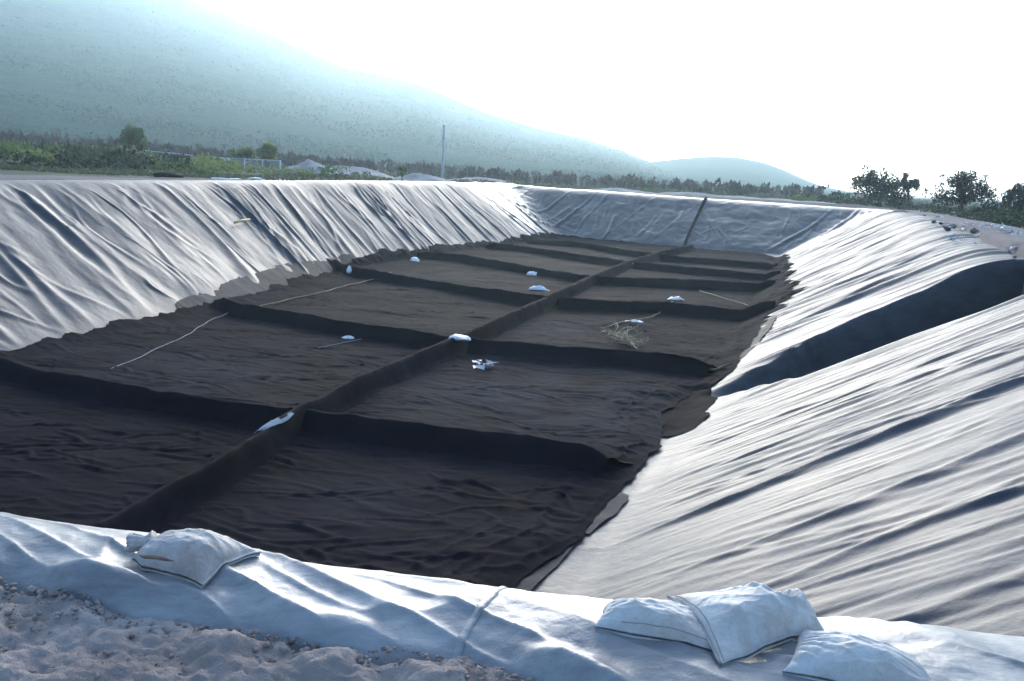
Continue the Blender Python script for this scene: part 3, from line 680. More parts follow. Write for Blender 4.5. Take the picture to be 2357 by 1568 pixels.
# ---------------------------------------------------------------- big sandbags on the near edge
GB = 'sandbags weighing down the near edge of the liner'
def sandbag(corners, T_, mat, seed, base, label, neck=0., pleat=0., fold=None, px_=2.6, sharp=1.):
    """a filled woven sack: bulging upper face over a flat hem; corners in plan (x, y): near left, near right, far right, far left"""
    c = np.array(corners, float); cx_, cy_ = c.mean(0); zc = float(base(np.array([cx_]), np.array([cy_]))[0])
    root = empty('sandbag', (cx_, cy_, zc)); tag(root, label, 'sandbag', GB)
    nu, nv = 110, 84
    a = np.sin(np.linspace(-1, 1, nu)*math.pi/2)*.35+np.linspace(-1, 1, nu)*.65; b_ = np.sin(np.linspace(-1, 1, nv)*math.pi/2)*.35+np.linspace(-1, 1, nv)*.65
    A, B = np.meshgrid(a, b_, indexing='ij')
    hx = np.clip(1-np.abs(A)**px_, 0, 1)**.55; hy = np.clip(1-np.abs(B)**2.3, 0, 1)**.6
    Ai = A*(1-.075*(1-np.abs(B)**2.2)*sharp); Bi = B*(1-.12*(1-np.abs(A)**2.6)*sharp)     # full sides draw in, corners stay out
    Ai = Ai+.018*fbm(A*1.8, B*1.8, seed+1, 3); Bi = Bi+.022*fbm(A*1.8+5, B*1.8, seed+2, 3)
    if neck: Bi = Bi*(1-neck*sstep(-.55, -1.0, A))
    w4 = [(1-Ai)*(1-Bi)/4, (1+Ai)*(1-Bi)/4, (1+Ai)*(1+Bi)/4, (1-Ai)*(1+Bi)/4]
    x = sum(w_*c[i, 0] for i, w_ in enumerate(w4)); y = sum(w_*c[i, 1] for i, w_ in enumerate(w4))
    full = hx*hy
    z = T_*full*(1+.09*fbm(A*1.3+seed, B*1.2, seed+3, 2))
    soft = np.minimum(1, full*1.6)
    z += (.0045*((1-np.abs(vnoise(A*2.0+B*2.2+1, B*2.4-A*1.1, seed+6)))**4-.2)+.003*((1-np.abs(vnoise(A*3.9-B*2.8, B*3.6+A*1.9, seed+8)))**4-.2)+.0022*fbm(A*5, B*4, seed+7, 3))*soft
    if pleat:
        g = np.exp(-((A+1.0)/.42)**2); ph = np.arctan2(B*1.1, A+1.35)*11+.8*vnoise(A*2, B*2, seed+5)
        z += pleat*g*(np.abs(np.sin(ph))**.7-.6)*np.clip(hy*1.3, 0, 1)*sstep(-1, -.9, A)
    if fold: z += fold(A, B)*np.minimum(1, full*2.2)
    zt = base(x, y)+.006+z
    P1 = np.stack([x-cx_, y-cy_, zt-zc], -1); P0 = np.stack([(x-cx_)*.985, (y-cy_)*.985, base(x, y)-zc-.012], -1)
    n0 = nu*nv; f1 = grid_faces(nu, nv)
    rim = [i*nv for i in range(nu)]+[(nu-1)*nv+j for j in range(1, nv)]+[i*nv+nv-1 for i in range(nu-2, -1, -1)]+[j for j in range(nv-2, 0, -1)]
    rf = np.array([(rim[i], rim[(i+1) % len(rim)], rim[(i+1) % len(rim)]+n0, rim[i]+n0) for i in range(len(rim))])
    link('sack', mesh_np('sack', np.concatenate([P1.reshape(-1, 3), P0.reshape(-1, 3)]), np.concatenate([f1, f1[:, ::-1]+n0, rf]), mat), root)
    ia = lambda u_: int(np.argmin(np.abs(a-u_))); ib = lambda v_: int(np.argmin(np.abs(b_-v_)))
    return root, (lambda u_, v_: Vector(P1[ia(u_), ib(v_)])), (x, y, zt)
def hem(root, pts, rad, mat=None):
    mb = MB(); mb.tube(pts, rad, 6); return link('hem', mb.mesh('hem', mat or M['sack_seam']), root)
bs = lambda x, y: berm(x, y, True)
smooth_b = lambda x, y: .4*berm(x, y, True)+.6*(berm(x, y, False)+.012)
r1, top1, g1 = sandbag([(-1.55, 3.885), (-1.185, 3.735), (-1.045, 4.105), (-1.50, 4.13)], .105, M['sack_dirty'], 401, smooth_b, 'lone soiled white sandbag with tied neck on the left part of the rolled edge', neck=.42)
mb = MB(); e0 = top1(-1, .1)+Vector((.03, 0, .035)); ax_ = Vector((-1, .10, -.08)).normalized()
for k in range(10):
    an = 2*math.pi*k/10; rv = Vector((-.1*math.cos(an), math.cos(an), math.sin(an)*.75))
    mb.tube([e0+rv*.045, e0+ax_*.03+rv*.020, e0+ax_*.06+rv*.026, e0+ax_*(.105+.012*math.sin(k*2.3))+rv*.040], [.022, .013, .016, .013], 6)
mb.tube([e0, e0+ax_*.05, e0+ax_*.1], [.05, .026, .038], 9)
link('tied_neck', mb.mesh('tied_neck', M['sack_dirty']), r1)
hem(r1, [top1(.999, v_)+Vector((.003, 0, .002)) for v_ in np.linspace(-1, 1, 34)], .004, M['sack'])
hem(r1, [top1(u_, -.90)+Vector((0, 0, -.001)) for u_ in np.linspace(-.85, .2, 30)], [.008*math.sin(math.pi*k/29)+.001 for k in range(30)], M['mud'])['label'] = 'reddish mud smear along the lower side'

r2, top2, g2 = sandbag([(.36, 3.475), (.815, 3.315), (.80, 3.68), (.405, 3.66)], .092, M['sack'], 431, smooth_b, 'plump white sandbag at the left end of the group of three', px_=3.2)
hem(r2, [top2(u_, -.90)+Vector((0, -.002, .0)) for u_ in np.linspace(-.6, .9, 40)], .0018)
r4, top4, g4 = sandbag([(.985, 3.20), (1.50, 3.02), (1.50, 3.26), (1.13, 3.53)], .098, M['sack'], 461, smooth_b, 'pleated white sandbag at the right end of the group of three', pleat=.024)
def base3(x, y):
    d = np.hypot(x-.79, y-3.24); front = (y-(3.24+(x-.79)*.66))
    return smooth_b(x, y)+.070*sstep(.02, .26, d)*sstep(-.05, .16, front)
def seg_d(A, B, pts):
    m_ = np.full(A.shape, 9.)
    for (x0, y0), (x1, y1) in zip(pts[:-1], pts[1:]):
        q = np.clip(((A-x0)*(x1-x0)+(B-y0)*(y1-y0))/((x1-x0)**2+(y1-y0)**2), 0, 1); m_ = np.minimum(m_, np.hypot(A-x0-q*(x1-x0), B-y0-q*(y1-y0)))
    return m_
def mouth(A, B):
    rim_ = seg_d(A, B, [(.05, .75), (.22, .25), (.50, -.35), (.70, -.45), (.74, .1), (.66, .95)])
    hol = np.exp(-(((A-.47)/.24)**2+((B-.35)/.55)**2)**1.4)
    plz = .007*(1-np.abs(vnoise(A*7-B*2, B*3+A*4, 511)))**3*np.exp(-(((A-.55)/.4)**2+((B-.2)/.6)**2))
    return .024*np.exp(-(rim_/.075)**2)-.055*hol+plz
r3, top3, g3 = sandbag([(.79, 3.235), (1.235, 3.535), (1.20, 3.70), (.665, 3.69)], .080, M['sack'], 491, base3, 'white sandbag lying slantwise on top of its two neighbours with a folded mouth', fold=mouth, px_=3.4, sharp=.55)
hem(r3, [top3(-.999, v_)+Vector((-.004, -.002, .003)) for v_ in np.linspace(-1, 1, 40)], .0065)
hem(r3, [top3(-.95, v_)+Vector((0, 0, .0)) for v_ in np.linspace(-.98, .98, 40)], .0022)

# ---------------------------------------------------------------- small white bags on the blanket
GS = 'small white bags scattered on the dark blanket'
def small_bag(s, t, z, L_, W_, T_, rz, seed, label, ear=1, cat='plastic bag'):
    L_, W_, T_ = L_*.85, W_*.9, T_*.75
    x, y = XY(s, t); nu, nv = 22, 16
    a = np.linspace(-1, 1, nu); b_ = np.linspace(0, 2*math.pi, nv)
    V = []; rg = np.random.default_rng(seed)
    A, B = np.meshgrid(a, b_, indexing='ij')
    rad = np.sqrt(np.clip(1-np.abs(A)**2.4, 0, 1))
    if ear: rad = np.maximum(rad*(1-.45*sstep(.25, .8, A)), .25*sstep(.55, 1., A))
    rad = rad*(1+.30*fbm(A*2.3+seed, np.cos(B)*1.5, seed, 3))
    px = A*L_/2; py = np.cos(B)*rad*W_/2; pz = (np.sin(B)*.62+.42)*rad*T_+.05*T_*fbm(A*4, B*2, seed+4, 2)
    pz = np.maximum(pz, -.02)
    c_, s_ = math.cos(rz), math.sin(rz)
    P = np.stack([px*c_-py*s_, px*s_+py*c_, pz], -1)
    o = link('small_bag', mesh_np('small_bag', P.reshape(-1, 3), grid_faces(nu, nv), M['white']), None, (x, y, z)); tag(o, label, cat, GS)
    return o
SB = T['small_bags']
sb_spec = [
 (.62, .40, .24, 2.6, 'small white bag nearest the crinkled left edge, alone in its panel corner', 1),
 (.75, .30, .16, .1, 'small flat white bag beside the third rib, left of the central rib', 1),
 (.72, .34, .22, -.4, 'small white bag with a raised knot in the panel left of the central rib', 0),
 (.92, .32, .20, -.05, 'long white bag lying against the central rib', 1),
 (.92, .36, .20, .25, 'small white bag in the far right panels, the more distant one', 1),
 (.86, .36, .20, .2, 'small white bag at the end of the brown cord, behind the rib on the right', 1),
 (.74, .34, .15, .05, 'cream white bag in the panel above the dry weed', 0),
 (.50, .20, .13, -.15, 'small white bag with a pale string trailing from it in the left panel', 1)]
for p, q, k in zip(SB[:8], sb_spec, range(8)):
    small_bag(p[0], p[1], .075, q[0], q[1], q[2], q[3], 520+k, q[4], q[5])
p = T['bag_cross']; small_bag(p[0][0], p[0][1], .41, .62, .36, .13, -.1, 541, 'white plastic rag draped over the crossing of two ribs', 0, 'plastic scrap')
small_bag(p[1][0], p[1][1], .38, .22, .2, .28, 1.2, 542, 'tiny white scrap at the left end of the third rib', 0, 'plastic scrap')
# crumpled clear plastic
mb = MB(); rg = np.random.default_rng(8)
for k in range(26):
    c = rg.normal(0, .11, 3)*np.array([1.3, .8, .3]); L3 = [c+rg.normal(0, .055, 3)*np.array([1, 1, .5])+np.array([0, 0, .09]) for _ in range(3)]
    mb.add([tuple(np.maximum(v, [-9, -9, .0])) for v in L3]+[tuple(np.maximum(L3[2]+rg.normal(0, .06, 3), [-9, -9, 0]))], [(0, 1, 2), (1, 3, 2)])
o = link('plastic_scrap', mb.mesh('plastic_scrap', M['white']), None, (*XY(SB[10][0], SB[10][1]), .09)); tag(o, 'crumpled scrap of clear white plastic in the near middle panel', 'plastic scrap')
# pale strip of wet cloth where the second crossing dips
p = T['bag_cross'][2]
q_ = np.linspace(0, 1, 24); w_ = np.linspace(-1, 1, 8); ss = p[0]-.85+1.2*q_; tt = p[1]+.18+.02*q_
Q, W = np.meshgrid(q_, w_, indexing='ij'); Sx = (p[0]-.75)+1.15*Q+.08*W; Tx = p[1]+.14-.12*Q+W*.10*np.sin(np.pi*Q)**.6*np.interp(Q, [0, 1], [.5, 1.2])
x_, y_ = XY(Sx, Tx); zc = .47+.012*fbm(Q*6, W*3, 551, 2)-.25*np.abs(W)*.10
o = link('cloth_strip', grid_mesh('cloth_strip', np.stack([x_, y_, zc], -1), M['strip'])); tag(o, 'pale blue strip of plastic lying along the nearest rib crossing', 'plastic strip')

# ---------------------------------------------------------------- cords, weed, stick
def cord(pts, rad, mat, name, label, lift=.035):
    pts = np.array(pts); d = np.r_[0, np.cumsum(np.hypot(*np.diff(pts[:, :2], axis=0).T))]; q_ = np.linspace(0, d[-1], 60)
    s_ = np.interp(q_, d, pts[:, 0]); t_ = np.interp(q_, d, pts[:, 1])
    ker = np.ones(7)/7; s_ = np.convolve(np.pad(s_, 3, 'edge'), ker, 'valid'); t_ = np.convolve(np.pad(t_, 3, 'edge'), ker, 'valid')+.05*fbm(q_*.9, q_*0, 561, 3)
    z_ = np.maximum(pit(s_, t_), np.interp(q_, d, pts[:, 2])-.05)+.075+lift
    x_, y_ = XY(s_, t_); mb = MB(); mb.tube(np.stack([x_, y_, z_], -1), rad, 5)
    tag(link(name, mb.mesh(name, mat)), label, 'cord')
cord(T['cord_a'], .012, M['palecord'], 'cord', 'pale cord stretched diagonally over the leftmost panel', .005)
cord(T['cord_b'], .020, M['cord'], 'cord', 'reddish brown cord crossing the second left panel to the rib')
cord(T['cord_c'], .018, M['cord'], 'cord', 'thin cord curving from the right hand bag past the cream bag')
cord(T['cord_d'], .013, M['tan'], 'cord', 'tan cord near the right ends of the ribs')
cord(T['cord_e'], .026, M['cord'], 'cord', 'brown cord sagging before the mouth of the side channel')
cord([(21.62-.08, -10.1, 0), (20.6, -10.3, 0), (19.9, -10.45, 0)], .009, M['palecord'], 'cord', 'pale string trailing from the small bag in the left panel')
s_ = np.linspace(0, 1, 40); x_, y_ = XY(np.interp(s_, [0, .5, 1], [p[0] for p in T['cord_f']]), np.interp(s_, [0, .5, 1], [p[1] for p in T['cord_f']]))
stt = ST(x_, y_); mb = MB(); mb.tube(np.stack([x_, y_, pit(*stt)+.05], -1), .018, 5)
tag(link('cord', mb.mesh('cord', M['palecord'])), 'thin pale cord hanging across the dark face of the side channel', 'cord')
mb = MB(); a, b_ = T['stick']; pa = Vector((*XY(a[0], a[1]), a[2]+.10)); pb = Vector((*XY(b_[0], b_[1]), b_[2]+.10)); mb.tube([pa, pa.lerp(pb, .5)+Vector((0, 0, .02)), pb], [.045, .04, .03], 6)
tag(link('stick', mb.mesh('stick', M['yellow'])), 'short yellow stick lying on the left bank of the liner', 'stick')
# dry weed: branching stems
rw = random.Random(4); root = empty('dry_weed', (*XY(T['weed'][0][0], T['weed'][0][1]), .07)); tag(root, 'dry tan tumbleweed branch lying on the right hand panel', 'dry weed')
mb = MB(); mt = MB()
w0 = Vector((*XY(*T['weed'][3][:2]), .09))-root.location; w1 = Vector((*XY(*T['weed'][0][:2]), .16))-root.location
mb.tube([w0, w0.lerp(w1, .35)+Vector((.05, .03, .04)), w0.lerp(w1, .7)+Vector((-.04, .02, .06)), w1], [.028, .024, .02, .014], 5)
for k in range(46):
    q = rw.uniform(.25, 1); p0 = w0.lerp(w1, q); a = rw.uniform(0, 6.28); l = rw.uniform(.25, .85)*(.4+q*.6)
    p1 = p0+Vector((math.cos(a)*l*.6, math.sin(a)*l*.5, rw.uniform(.0, .22))); p2 = p1+Vector((math.cos(a+.5)*l*.4, math.sin(a+.5)*l*.5, rw.uniform(-.05, .12)))
    mt.tube([p0, p1, p2], [.013, .010, .006], 4)
    for j in range(4):
        c = p1.lerp(p2, rw.random())+Vector((rw.gauss(0, .04), rw.gauss(0, .04), rw.gauss(0, .02))); e = .028
        mt.add([c+Vector((rw.gauss(0, e), rw.gauss(0, e), rw.gauss(0, e))) for _ in range(3)], [(0, 1, 2)])
link('stem', mb.mesh('stem', M['tan']), root); link('twigs', mt.mesh('twigs', M['tan']), root)

# ---------------------------------------------------------------- vegetation
def leaf_quads(C, size, rg, up=.0):
    n_ = len(C); a = rg.normal(size=(n_, 3)); a /= np.linalg.norm(a, axis=1)[:, None]; b_ = rg.normal(size=(n_, 3)); b_ -= a*(a*b_).sum(1)[:, None]; b_ /= np.linalg.norm(b_, axis=1)[:, None]
    sz = size*rg.uniform(.6, 1.4, (n_, 1))
    V = np.stack([C-a*sz, C+b_*sz*.55, C+a*sz, C-b_*sz*.55], 1).reshape(-1, 3)
    F = np.arange(n_*4).reshape(-1, 4); return V, F
def clumps(cent, rad, n_, rg, squash=.8):
    """points scattered in lobes, denser at the shell"""
    cent = np.array(cent); rad = np.array(rad); k = rg.choice(len(cent), n_, p=rad**2/np.sum(rad**2))
    d = rg.normal(size=(n_, 3)); d /= np.linalg.norm(d, axis=1)[:, None]; r_ = rg.uniform(.25, 1.05, n_)**.5
    return cent[k]+d*(r_*rad[k])[:, None]*np.array([1, 1, squash])
def shrub_mesh(seed, mat, h, wd, n_, size, lobes=7):
    rg = np.random.default_rng(seed)
    ce = [(rg.normal(0, wd*.22), rg.normal(0, wd*.22), h*rg.uniform(.3, .68)) for _ in range(lobes)]; ra = [wd*rg.uniform(.16, .30) for _ in range(lobes)]
    C = clumps(ce, ra, n_, rg, min(1., h/wd)); C[:, 2] = np.maximum(C[:, 2], .03)
    V, F = leaf_quads(C, size, rg); return mesh_np('shrub', V, F, mat, False)
def place_dir(px, Yd):
    d = _F*2290+_R*(px-1178.5)+_U*(784-400); return d.x/d.y*Yd, Yd
def px_z(px, py, Yd):
    d = _F*2290+_R*(px-1178.5)+_U*(784-py); return CAM_Z+d.z/d.y*Yd
def gz(x, y): return float(terrain(np.array([x]), np.array([y]))[0])
def m_per_px(Yd): return Yd/2290.

def tree(name, px, ytop, Yd, wpx, seed, leaf, label, group, trunk_r, nleaf, lsize, lean=0., lobes=14, trunk_frac=.3, droop=.0, spread=.36, open_=.5, base_lift=0.):
    x, y = place_dir(px, Yd); z0 = gz(x, y)-.05; h = px_z(px, ytop, Yd)-z0; wd = wpx*m_per_px(Yd)
    root = empty(name, (x, y, z0)); tag(root, label, 'tree' if h > 2.2 else 'bush', group)
    rg = np.random.default_rng(seed); rr_ = random.Random(seed); mb = MB()
    fork = Vector((lean*h*.25, 0, h*trunk_frac))
    mb.tube([(0, 0, -.15), (lean*h*.06+.03, .02, h*trunk_frac*.5), fork], [trunk_r*1.35, trunk_r, trunk_r*.85], 8)
    ce = []; ra = []
    for k in range(lobes):
        a = 2*math.pi*k/lobes+rr_.uniform(-.4, .4); rad = wd*spread*math.sqrt(rr_.uniform(.05, 1)); hz = h*(1-.48*(rad/(wd*.5))**2*rr_.uniform(.6, 1.3))-h*.07
        if rr_.random() < (.45 if trunk_frac > .2 else .62): hz = h*rr_.uniform(trunk_frac+.08, .8)
        hz = max(hz-droop*rad, h*(trunk_frac+.02))
        e = Vector((math.cos(a)*rad+lean*h*.5, math.sin(a)*rad*.8, hz)); mid = fork.lerp(e, .5)+Vector((rr_.gauss(0, .06), rr_.gauss(0, .06), .12))*h*.2
        mb.tube([fork, mid, e], [trunk_r*.55, trunk_r*.3, trunk_r*.1], 5)
        ce.append(e); ra.append(wd*rr_.uniform(.070, .135))
        for j in range(2):
            e2 = e+Vector((rr_.gauss(0, 1), rr_.gauss(0, .8), rr_.gauss(0, .6)-droop))*wd*.11; ce.append(e2); ra.append(wd*rr_.uniform(.05, .10)); mb.tube([mid.lerp(e, .6), e2], [trunk_r*.18, trunk_r*.07], 4)
    link('trunk', mb.mesh('trunk', M['bark']), root)
    C = clumps(ce, ra, nleaf, rg, .85)
    if droop:
        k = rg.random(len(C)) < .45; C[k, 2] -= np.abs(rg.normal(0, .09, k.sum()))*h
    C[:, 2] = np.clip(C[:, 2], .08*h, h*1.02)
    V, F = leaf_quads(C, lsize, rg); link('crown', mesh_np('crown', V, F, leaf, False), root)
    return root
# right hand mesquites
GT = 'dark mesquite trees behind the right bank'
tree('mesquite_tree', 2032, 376, 84, 150, 601, M['leaf_mesq'], 'broad dense dark tree at the right end of the far rim', GT, .16, 5200, .105, 0, 24, .22, .45, .36)
tree('mesquite_tree', 2098, 391, 80, 62, 607, M['leaf_mesq'], 'slender leaning tree with open crown right beside the broad dense tree', GT, .12, 1500, .085, -.12, 9, .50, .3, .34)
tree('mesquite_tree', 2222, 395, 62, 150, 613, M['leaf_mesq'], 'spreading dark tree with visible trunk behind the littered right bank', GT, .13, 4300, .075, .02, 22, .34, .15, .38)
tree('mesquite_tree', 2352, 416, 58, 110, 619, M['leaf_mesq'], 'dark tree cut off by the right edge of the picture', GT, .12, 3000, .075, 0, 16, .25, .2, .36)
# dark thicket below those trees
rg = np.random.default_rng(630)
th = [shrub_mesh(631+k, M['leaf_dark'], 1.5, 2.4, 420, .10, 8) for k in range(3)]
GH = 'dark bushes below the mesquite trees'
bush_spots = [(1985, 450, 80, 60), (2040, 448, 80, 90), (2070, 470, 78, 40), (2140, 479, 72, 70), (2180, 482, 66, 70), (2262, 474, 60, 70), (2290, 472, 56, 90), (2330, 480, 54, 90), (2360, 490, 50, 80), (2190, 496, 62, 50), (2275, 500, 52, 70), (2320, 510, 47, 70), (1945, 455, 86, 40), (2130, 484, 70, 40), (2310, 460, 60, 90)]
for k, (px, yt, Yd, wp) in enumerate(bush_spots):
    x, y = place_dir(px, Yd); z0 = gz(x, y); h = max(.5, px_z(px, yt, Yd)-z0)
    o = link('thicket_bush', th[k % 3], None, (x, y, z0-.05)); o.scale = (wp*m_per_px(Yd)/1.9, 1.2, h/1.25); o.rotation_euler.z = k*1.3
    tag(o, 'dark green bush in the thicket under the right hand trees', 'bush', GH)

# round green trees and bushes beyond the left rim
tree('round_tree', 310, 292, 96, 72, 641, M['leaf_mid'], 'large rounded green tree standing taller than all other plants on the left', None, .10, 4200, .12, 0, 26, .18, .1, .33)
tree('round_tree', 556, 332, 82, 64, 643, M['leaf_lime'], 'bright green bushy tree behind the fence, left one of the pair', 'pair of bright green trees behind the fence', .08, 2600, .10, 0, 20, .14, .1, .34)
tree('round_tree', 616, 329, 82, 64, 647, M['leaf_lime'], 'bright green bushy tree behind the fence, right one of the pair', 'pair of bright green trees behind the fence', .08, 2800, .10, 0, 20, .14, .1, .34)
tree('round_tree', 372, 332, 94, 34, 653, M['leaf_mid'], 'small green bush just right of the large rounded tree', None, .05, 900, .09, 0, 9, .15, .1, .32)
tree('round_tree', 925, 381, 78, 34, 659, M['leaf_lime'], 'small bright yellow green sapling left of the pole', None, .04, 700, .07, 0, 9, .25, 0, .3)

# scrub: single shrubs
shr = {}
for nm, mt_ in (('dark', 'leaf_dark'), ('mid', 'leaf_mid'), ('lime', 'leaf_lime'), ('grey', 'leaf_grey'), ('brown', 'leaf_brown')):
    shr[nm] = [shrub_mesh(700+17*k+len(nm), M[mt_], .9, 1.5, 240, .075, 7) for k in range(3)]
shr_label = {'dark': 'low dark green shrub in the scrub beyond the left rim', 'mid': 'low green shrub in the scrub beyond the left rim', 'lime': 'low yellow green shrub close behind the left rim',
             'grey': 'grey green shrub in the scrub beyond the left rim', 'brown': 'dry brown shrub in the scrub beyond the left rim'}
def shrub(px, Yd, wm, hm, kind, k):
    x, y = place_dir(px, Yd); o = link('shrub', shr[kind][k % 3], None, (x, y, gz(x, y)-.06)); o.scale = (wm/1.2, wm/1.3, hm/.75); o.rotation_euler.z = k*2.1
    tag(o, shr_label[kind], 'shrub', kind+' shrubs beyond the left rim' if kind != 'mid' else 'green shrubs beyond the left rim')
    return o
rs = random.Random(12)
for k in range(150):
    px = rs.uniform(-160, 520)**1.0; Yd = rs.uniform(48, 110)
    if px > 330 and Yd > 80 and rs.random() < .6: continue
    shrub(px, Yd, rs.uniform(1.0, 2.6), rs.uniform(.7, 1.7)*(1 if px < 330 else .75), rs.choices(['dark', 'mid', 'grey', 'lime', 'brown'], [40, 30, 14, 10, 6])[0], k)
own = {85: 'dark low bush at the edge of the bare soil strip far left', 215: 'dark spreading bush left of the black pipe near the rim', 742: 'rounded green bush beside the low pale mound right of the bright trees', 828: 'small rounded green bush between the low mound and the sapling',
       440: 'yellow green bush between the black pipe and the fence', 590: 'yellow green bush in front of the fence below the bright trees', 1620: 'small dark bush at the top of the seam on the far rim', 1930: 'dark green bush just left of the broad dense tree'}
for k, (px, Yd, wm, hm, kd) in enumerate([(85, 45, 1.6, .75, 'dark'), (140, 46, 1.1, .5, 'brown'), (215, 50, 1.6, .6, 'dark'), (330, 58, 1.8, .7, 'brown'), (395, 60, 2.2, .8, 'mid'), (440, 62, 2.4, 1.0, 'lime'), (470, 64, 1.8, .8, 'lime'),
        (505, 66, 2.2, .7, 'mid'), (590, 66, 2.4, .75, 'lime'), (640, 68, 2, .6, 'mid'), (690, 70, 2.6, .65, 'lime'), (742, 72, 1.9, .95, 'mid'), (790, 72, 1.4, .4, 'grey'), (828, 74, 1.4, .6, 'mid'), (860, 76, 1.5, .4, 'lime'), (560, 68, 2, .6, 'mid'),
        (1080, 92, 2, .6, 'mid'), (1120, 94, 1.6, .6, 'grey'), (1060, 90, 1.6, .5, 'grey'), (1180, 98, 2, .6, 'mid'), (1240, 100, 2, .5, 'grey'), (1500, 100, 2, .6, 'mid'), (1560, 96, 2, .6, 'grey'), (1700, 95, 2.2, .8, 'dark'), (1620, 88, 1.4, .8, 'dark'), (1890, 92, 2.5, .9, 'dark'), (1930, 90, 2.2, 1.2, 'dark'), (1850, 96, 2.2, .8, 'mid')]):
    o = shrub(px, Yd, wm, hm, kd, k)
    if px in own: o['label'] = own[px]

# yuccas: trunk (sometimes forked) with spiky heads
def yucca_parts(seed, h, arms):
    rr_ = random.Random(seed); mb = MB(); mc = MB(); tips = []
    t0 = Vector((rr_.gauss(0, .03)*h, 0, h*.62)); mb.tube([(0, 0, -.1), t0*.5+Vector((.02, 0, 0)), t0], [h*.045, h*.04, h*.035], 6); tips.append((t0, Vector((0, 0, 1)), 1.))
    for k in range(arms):
        a = rr_.uniform(0, 6.28); p = t0*rr_.uniform(.5, .85); e = p+Vector((math.cos(a)*.16*h, math.sin(a)*.16*h, rr_.uniform(.18, .38)*h)); mb.tube([p, p.lerp(e, .5)+Vector((math.cos(a), math.sin(a), 0))*.05*h, e], [h*.03, h*.028, h*.024], 5)
        tips.append((e, (e-p).normalized(), .8))
    for p, d, s_ in tips:
        for k in range(30):
            a = rr_.uniform(0, 6.28); b_ = rr_.uniform(-.7, 1.2); v = Vector((math.cos(a)*math.cos(b_), math.sin(a)*math.cos(b_), math.sin(b_)))
            l = h*.24*s_*rr_.uniform(.6, 1.25); sd_ = v.cross(Vector((0, 0, 1)))*h*.016; o_ = p-d*h*rr_.uniform(0, .28)
            mc.add([o_-sd_, o_+sd_, o_+v*l], [(0, 1, 2)])
    return mb, mc
def big_yucca(px, ytop, Yd, seed, arms, label):
    x, y = place_dir(px, Yd); z0 = gz(x, y); h = px_z(px, ytop, Yd)-z0; root = empty('yucca', (x, y, z0)); tag(root, label, 'yucca')
    mb, mc = yucca_parts(seed, h*.86, arms); link('trunk', mb.mesh('trunk', M['bark']), root); link('leaf_heads', mc.mesh('leaf_heads', M['leaf_brown'], False), root)
big_yucca(262, 290, 88, 801, 5, 'dark many armed yucca just left of the large rounded tree')
big_yucca(240, 303, 90, 803, 3, 'smaller forked yucca touching the many armed yucca')
big_yucca(104, 282, 92, 805, 0, 'tall single stemmed yucca sticking up at the far left')
big_yucca(27, 292, 96, 807, 1, 'yucca at the left border of the picture')
ym = []
for k in range(6):
    mb, mc = yucca_parts(820+k, 2.2, k % 3); n0 = mb.n; mb.V += mc.V; mb.F += [tuple(i+n0 for i in f) for f in mc.F]; ym.append(mb.mesh('yucca', M['leaf_brown'], False))
GY = 'yucca grove at the foot of the mountain'
ry = random.Random(3); n_y = 0
while n_y < 285:
    px = ry.uniform(-60, 1880); Yd = ry.uniform(104, 250)
    x, y = place_dir(px, Yd); z0 = gz(x, y)
    sc_ = ry.uniform(.5, 1.25)*(1.4 if ry.random() < .10 else 1)*(1.15 if px < 700 else .95)
    o = link('yucca', ym[n_y % 6], None, (x, y, z0-.05)); o.scale = (sc_*1.25, sc_*1.25, sc_); o.rotation_euler.z = ry.uniform(0, 6.28)
    tag(o, 'distant brown yucca in the grove at the foot of the mountain', 'yucca', GY); n_y += 1
# the rest of the grove, farther and smaller, as one mass
rg = np.random.default_rng(81); n_ = 1500; pxs = rg.uniform(-200, 1900, n_); Ys = 120+np.interp(pxs, [0, 1000, 1900], [75, 110, 170])*rg.random(n_)**1.4; d = np.array([place_dir(p, q) for p, q in zip(pxs, Ys)])
def mount_z(x, y):
    r = np.hypot(x, y); a = np.degrees(np.arctan2(x, y)); e = np.interp(a, ra, re); D_ = np.interp(a, [-118, -30, 8, 18], [1900, 1700, 1000, 850]); q = np.clip((r-190)/(D_-190), 0, 1)
    b0 = outside(np.sin(np.radians(a))*190, np.cos(np.radians(a))*190)-.6; tp = e*D_+CAM_Z
    return np.where((r > 190) & (a < 18), b0+(tp-b0)*(.35*q+.65*q**1.5), -99)
hh_ = rg.uniform(.7, 1.9, n_); zz_ = np.maximum(terrain(d[:, 0], d[:, 1]), mount_z(d[:, 0], d[:, 1]))
Vs = []; K = 16
for k in range(K):
    lv = rg.uniform(.15, 1., n_); c = np.stack([d[:, 0]+rg.normal(0, .16, n_)*hh_*lv, d[:, 1]+rg.normal(0, .16, n_)*hh_*lv, zz_+lv*hh_], -1)
    w_ = .11*hh_*rg.uniform(.6, 1.3, n_); dx = np.stack([w_*rg.choice([-1, 1], n_), w_*rg.normal(0, .5, n_), 0*w_], -1)
    Vs.append(np.stack([c-dx, c+dx, c+dx*rg.normal(0, 1, (n_, 1))+np.stack([0*w_, 0*w_, .30*hh_*rg.uniform(.5, 1.2, n_)], -1)], 1).reshape(-1, 3))
V = np.concatenate(Vs); tag(link('distant_yuccas', mesh_np('distant_yuccas', V, np.arange(len(V)).reshape(-1, 3), M['leaf_brown'], False)), 'farther brown yuccas thickening the grove along the mountain foot', 'yucca grove', kind='stuff')
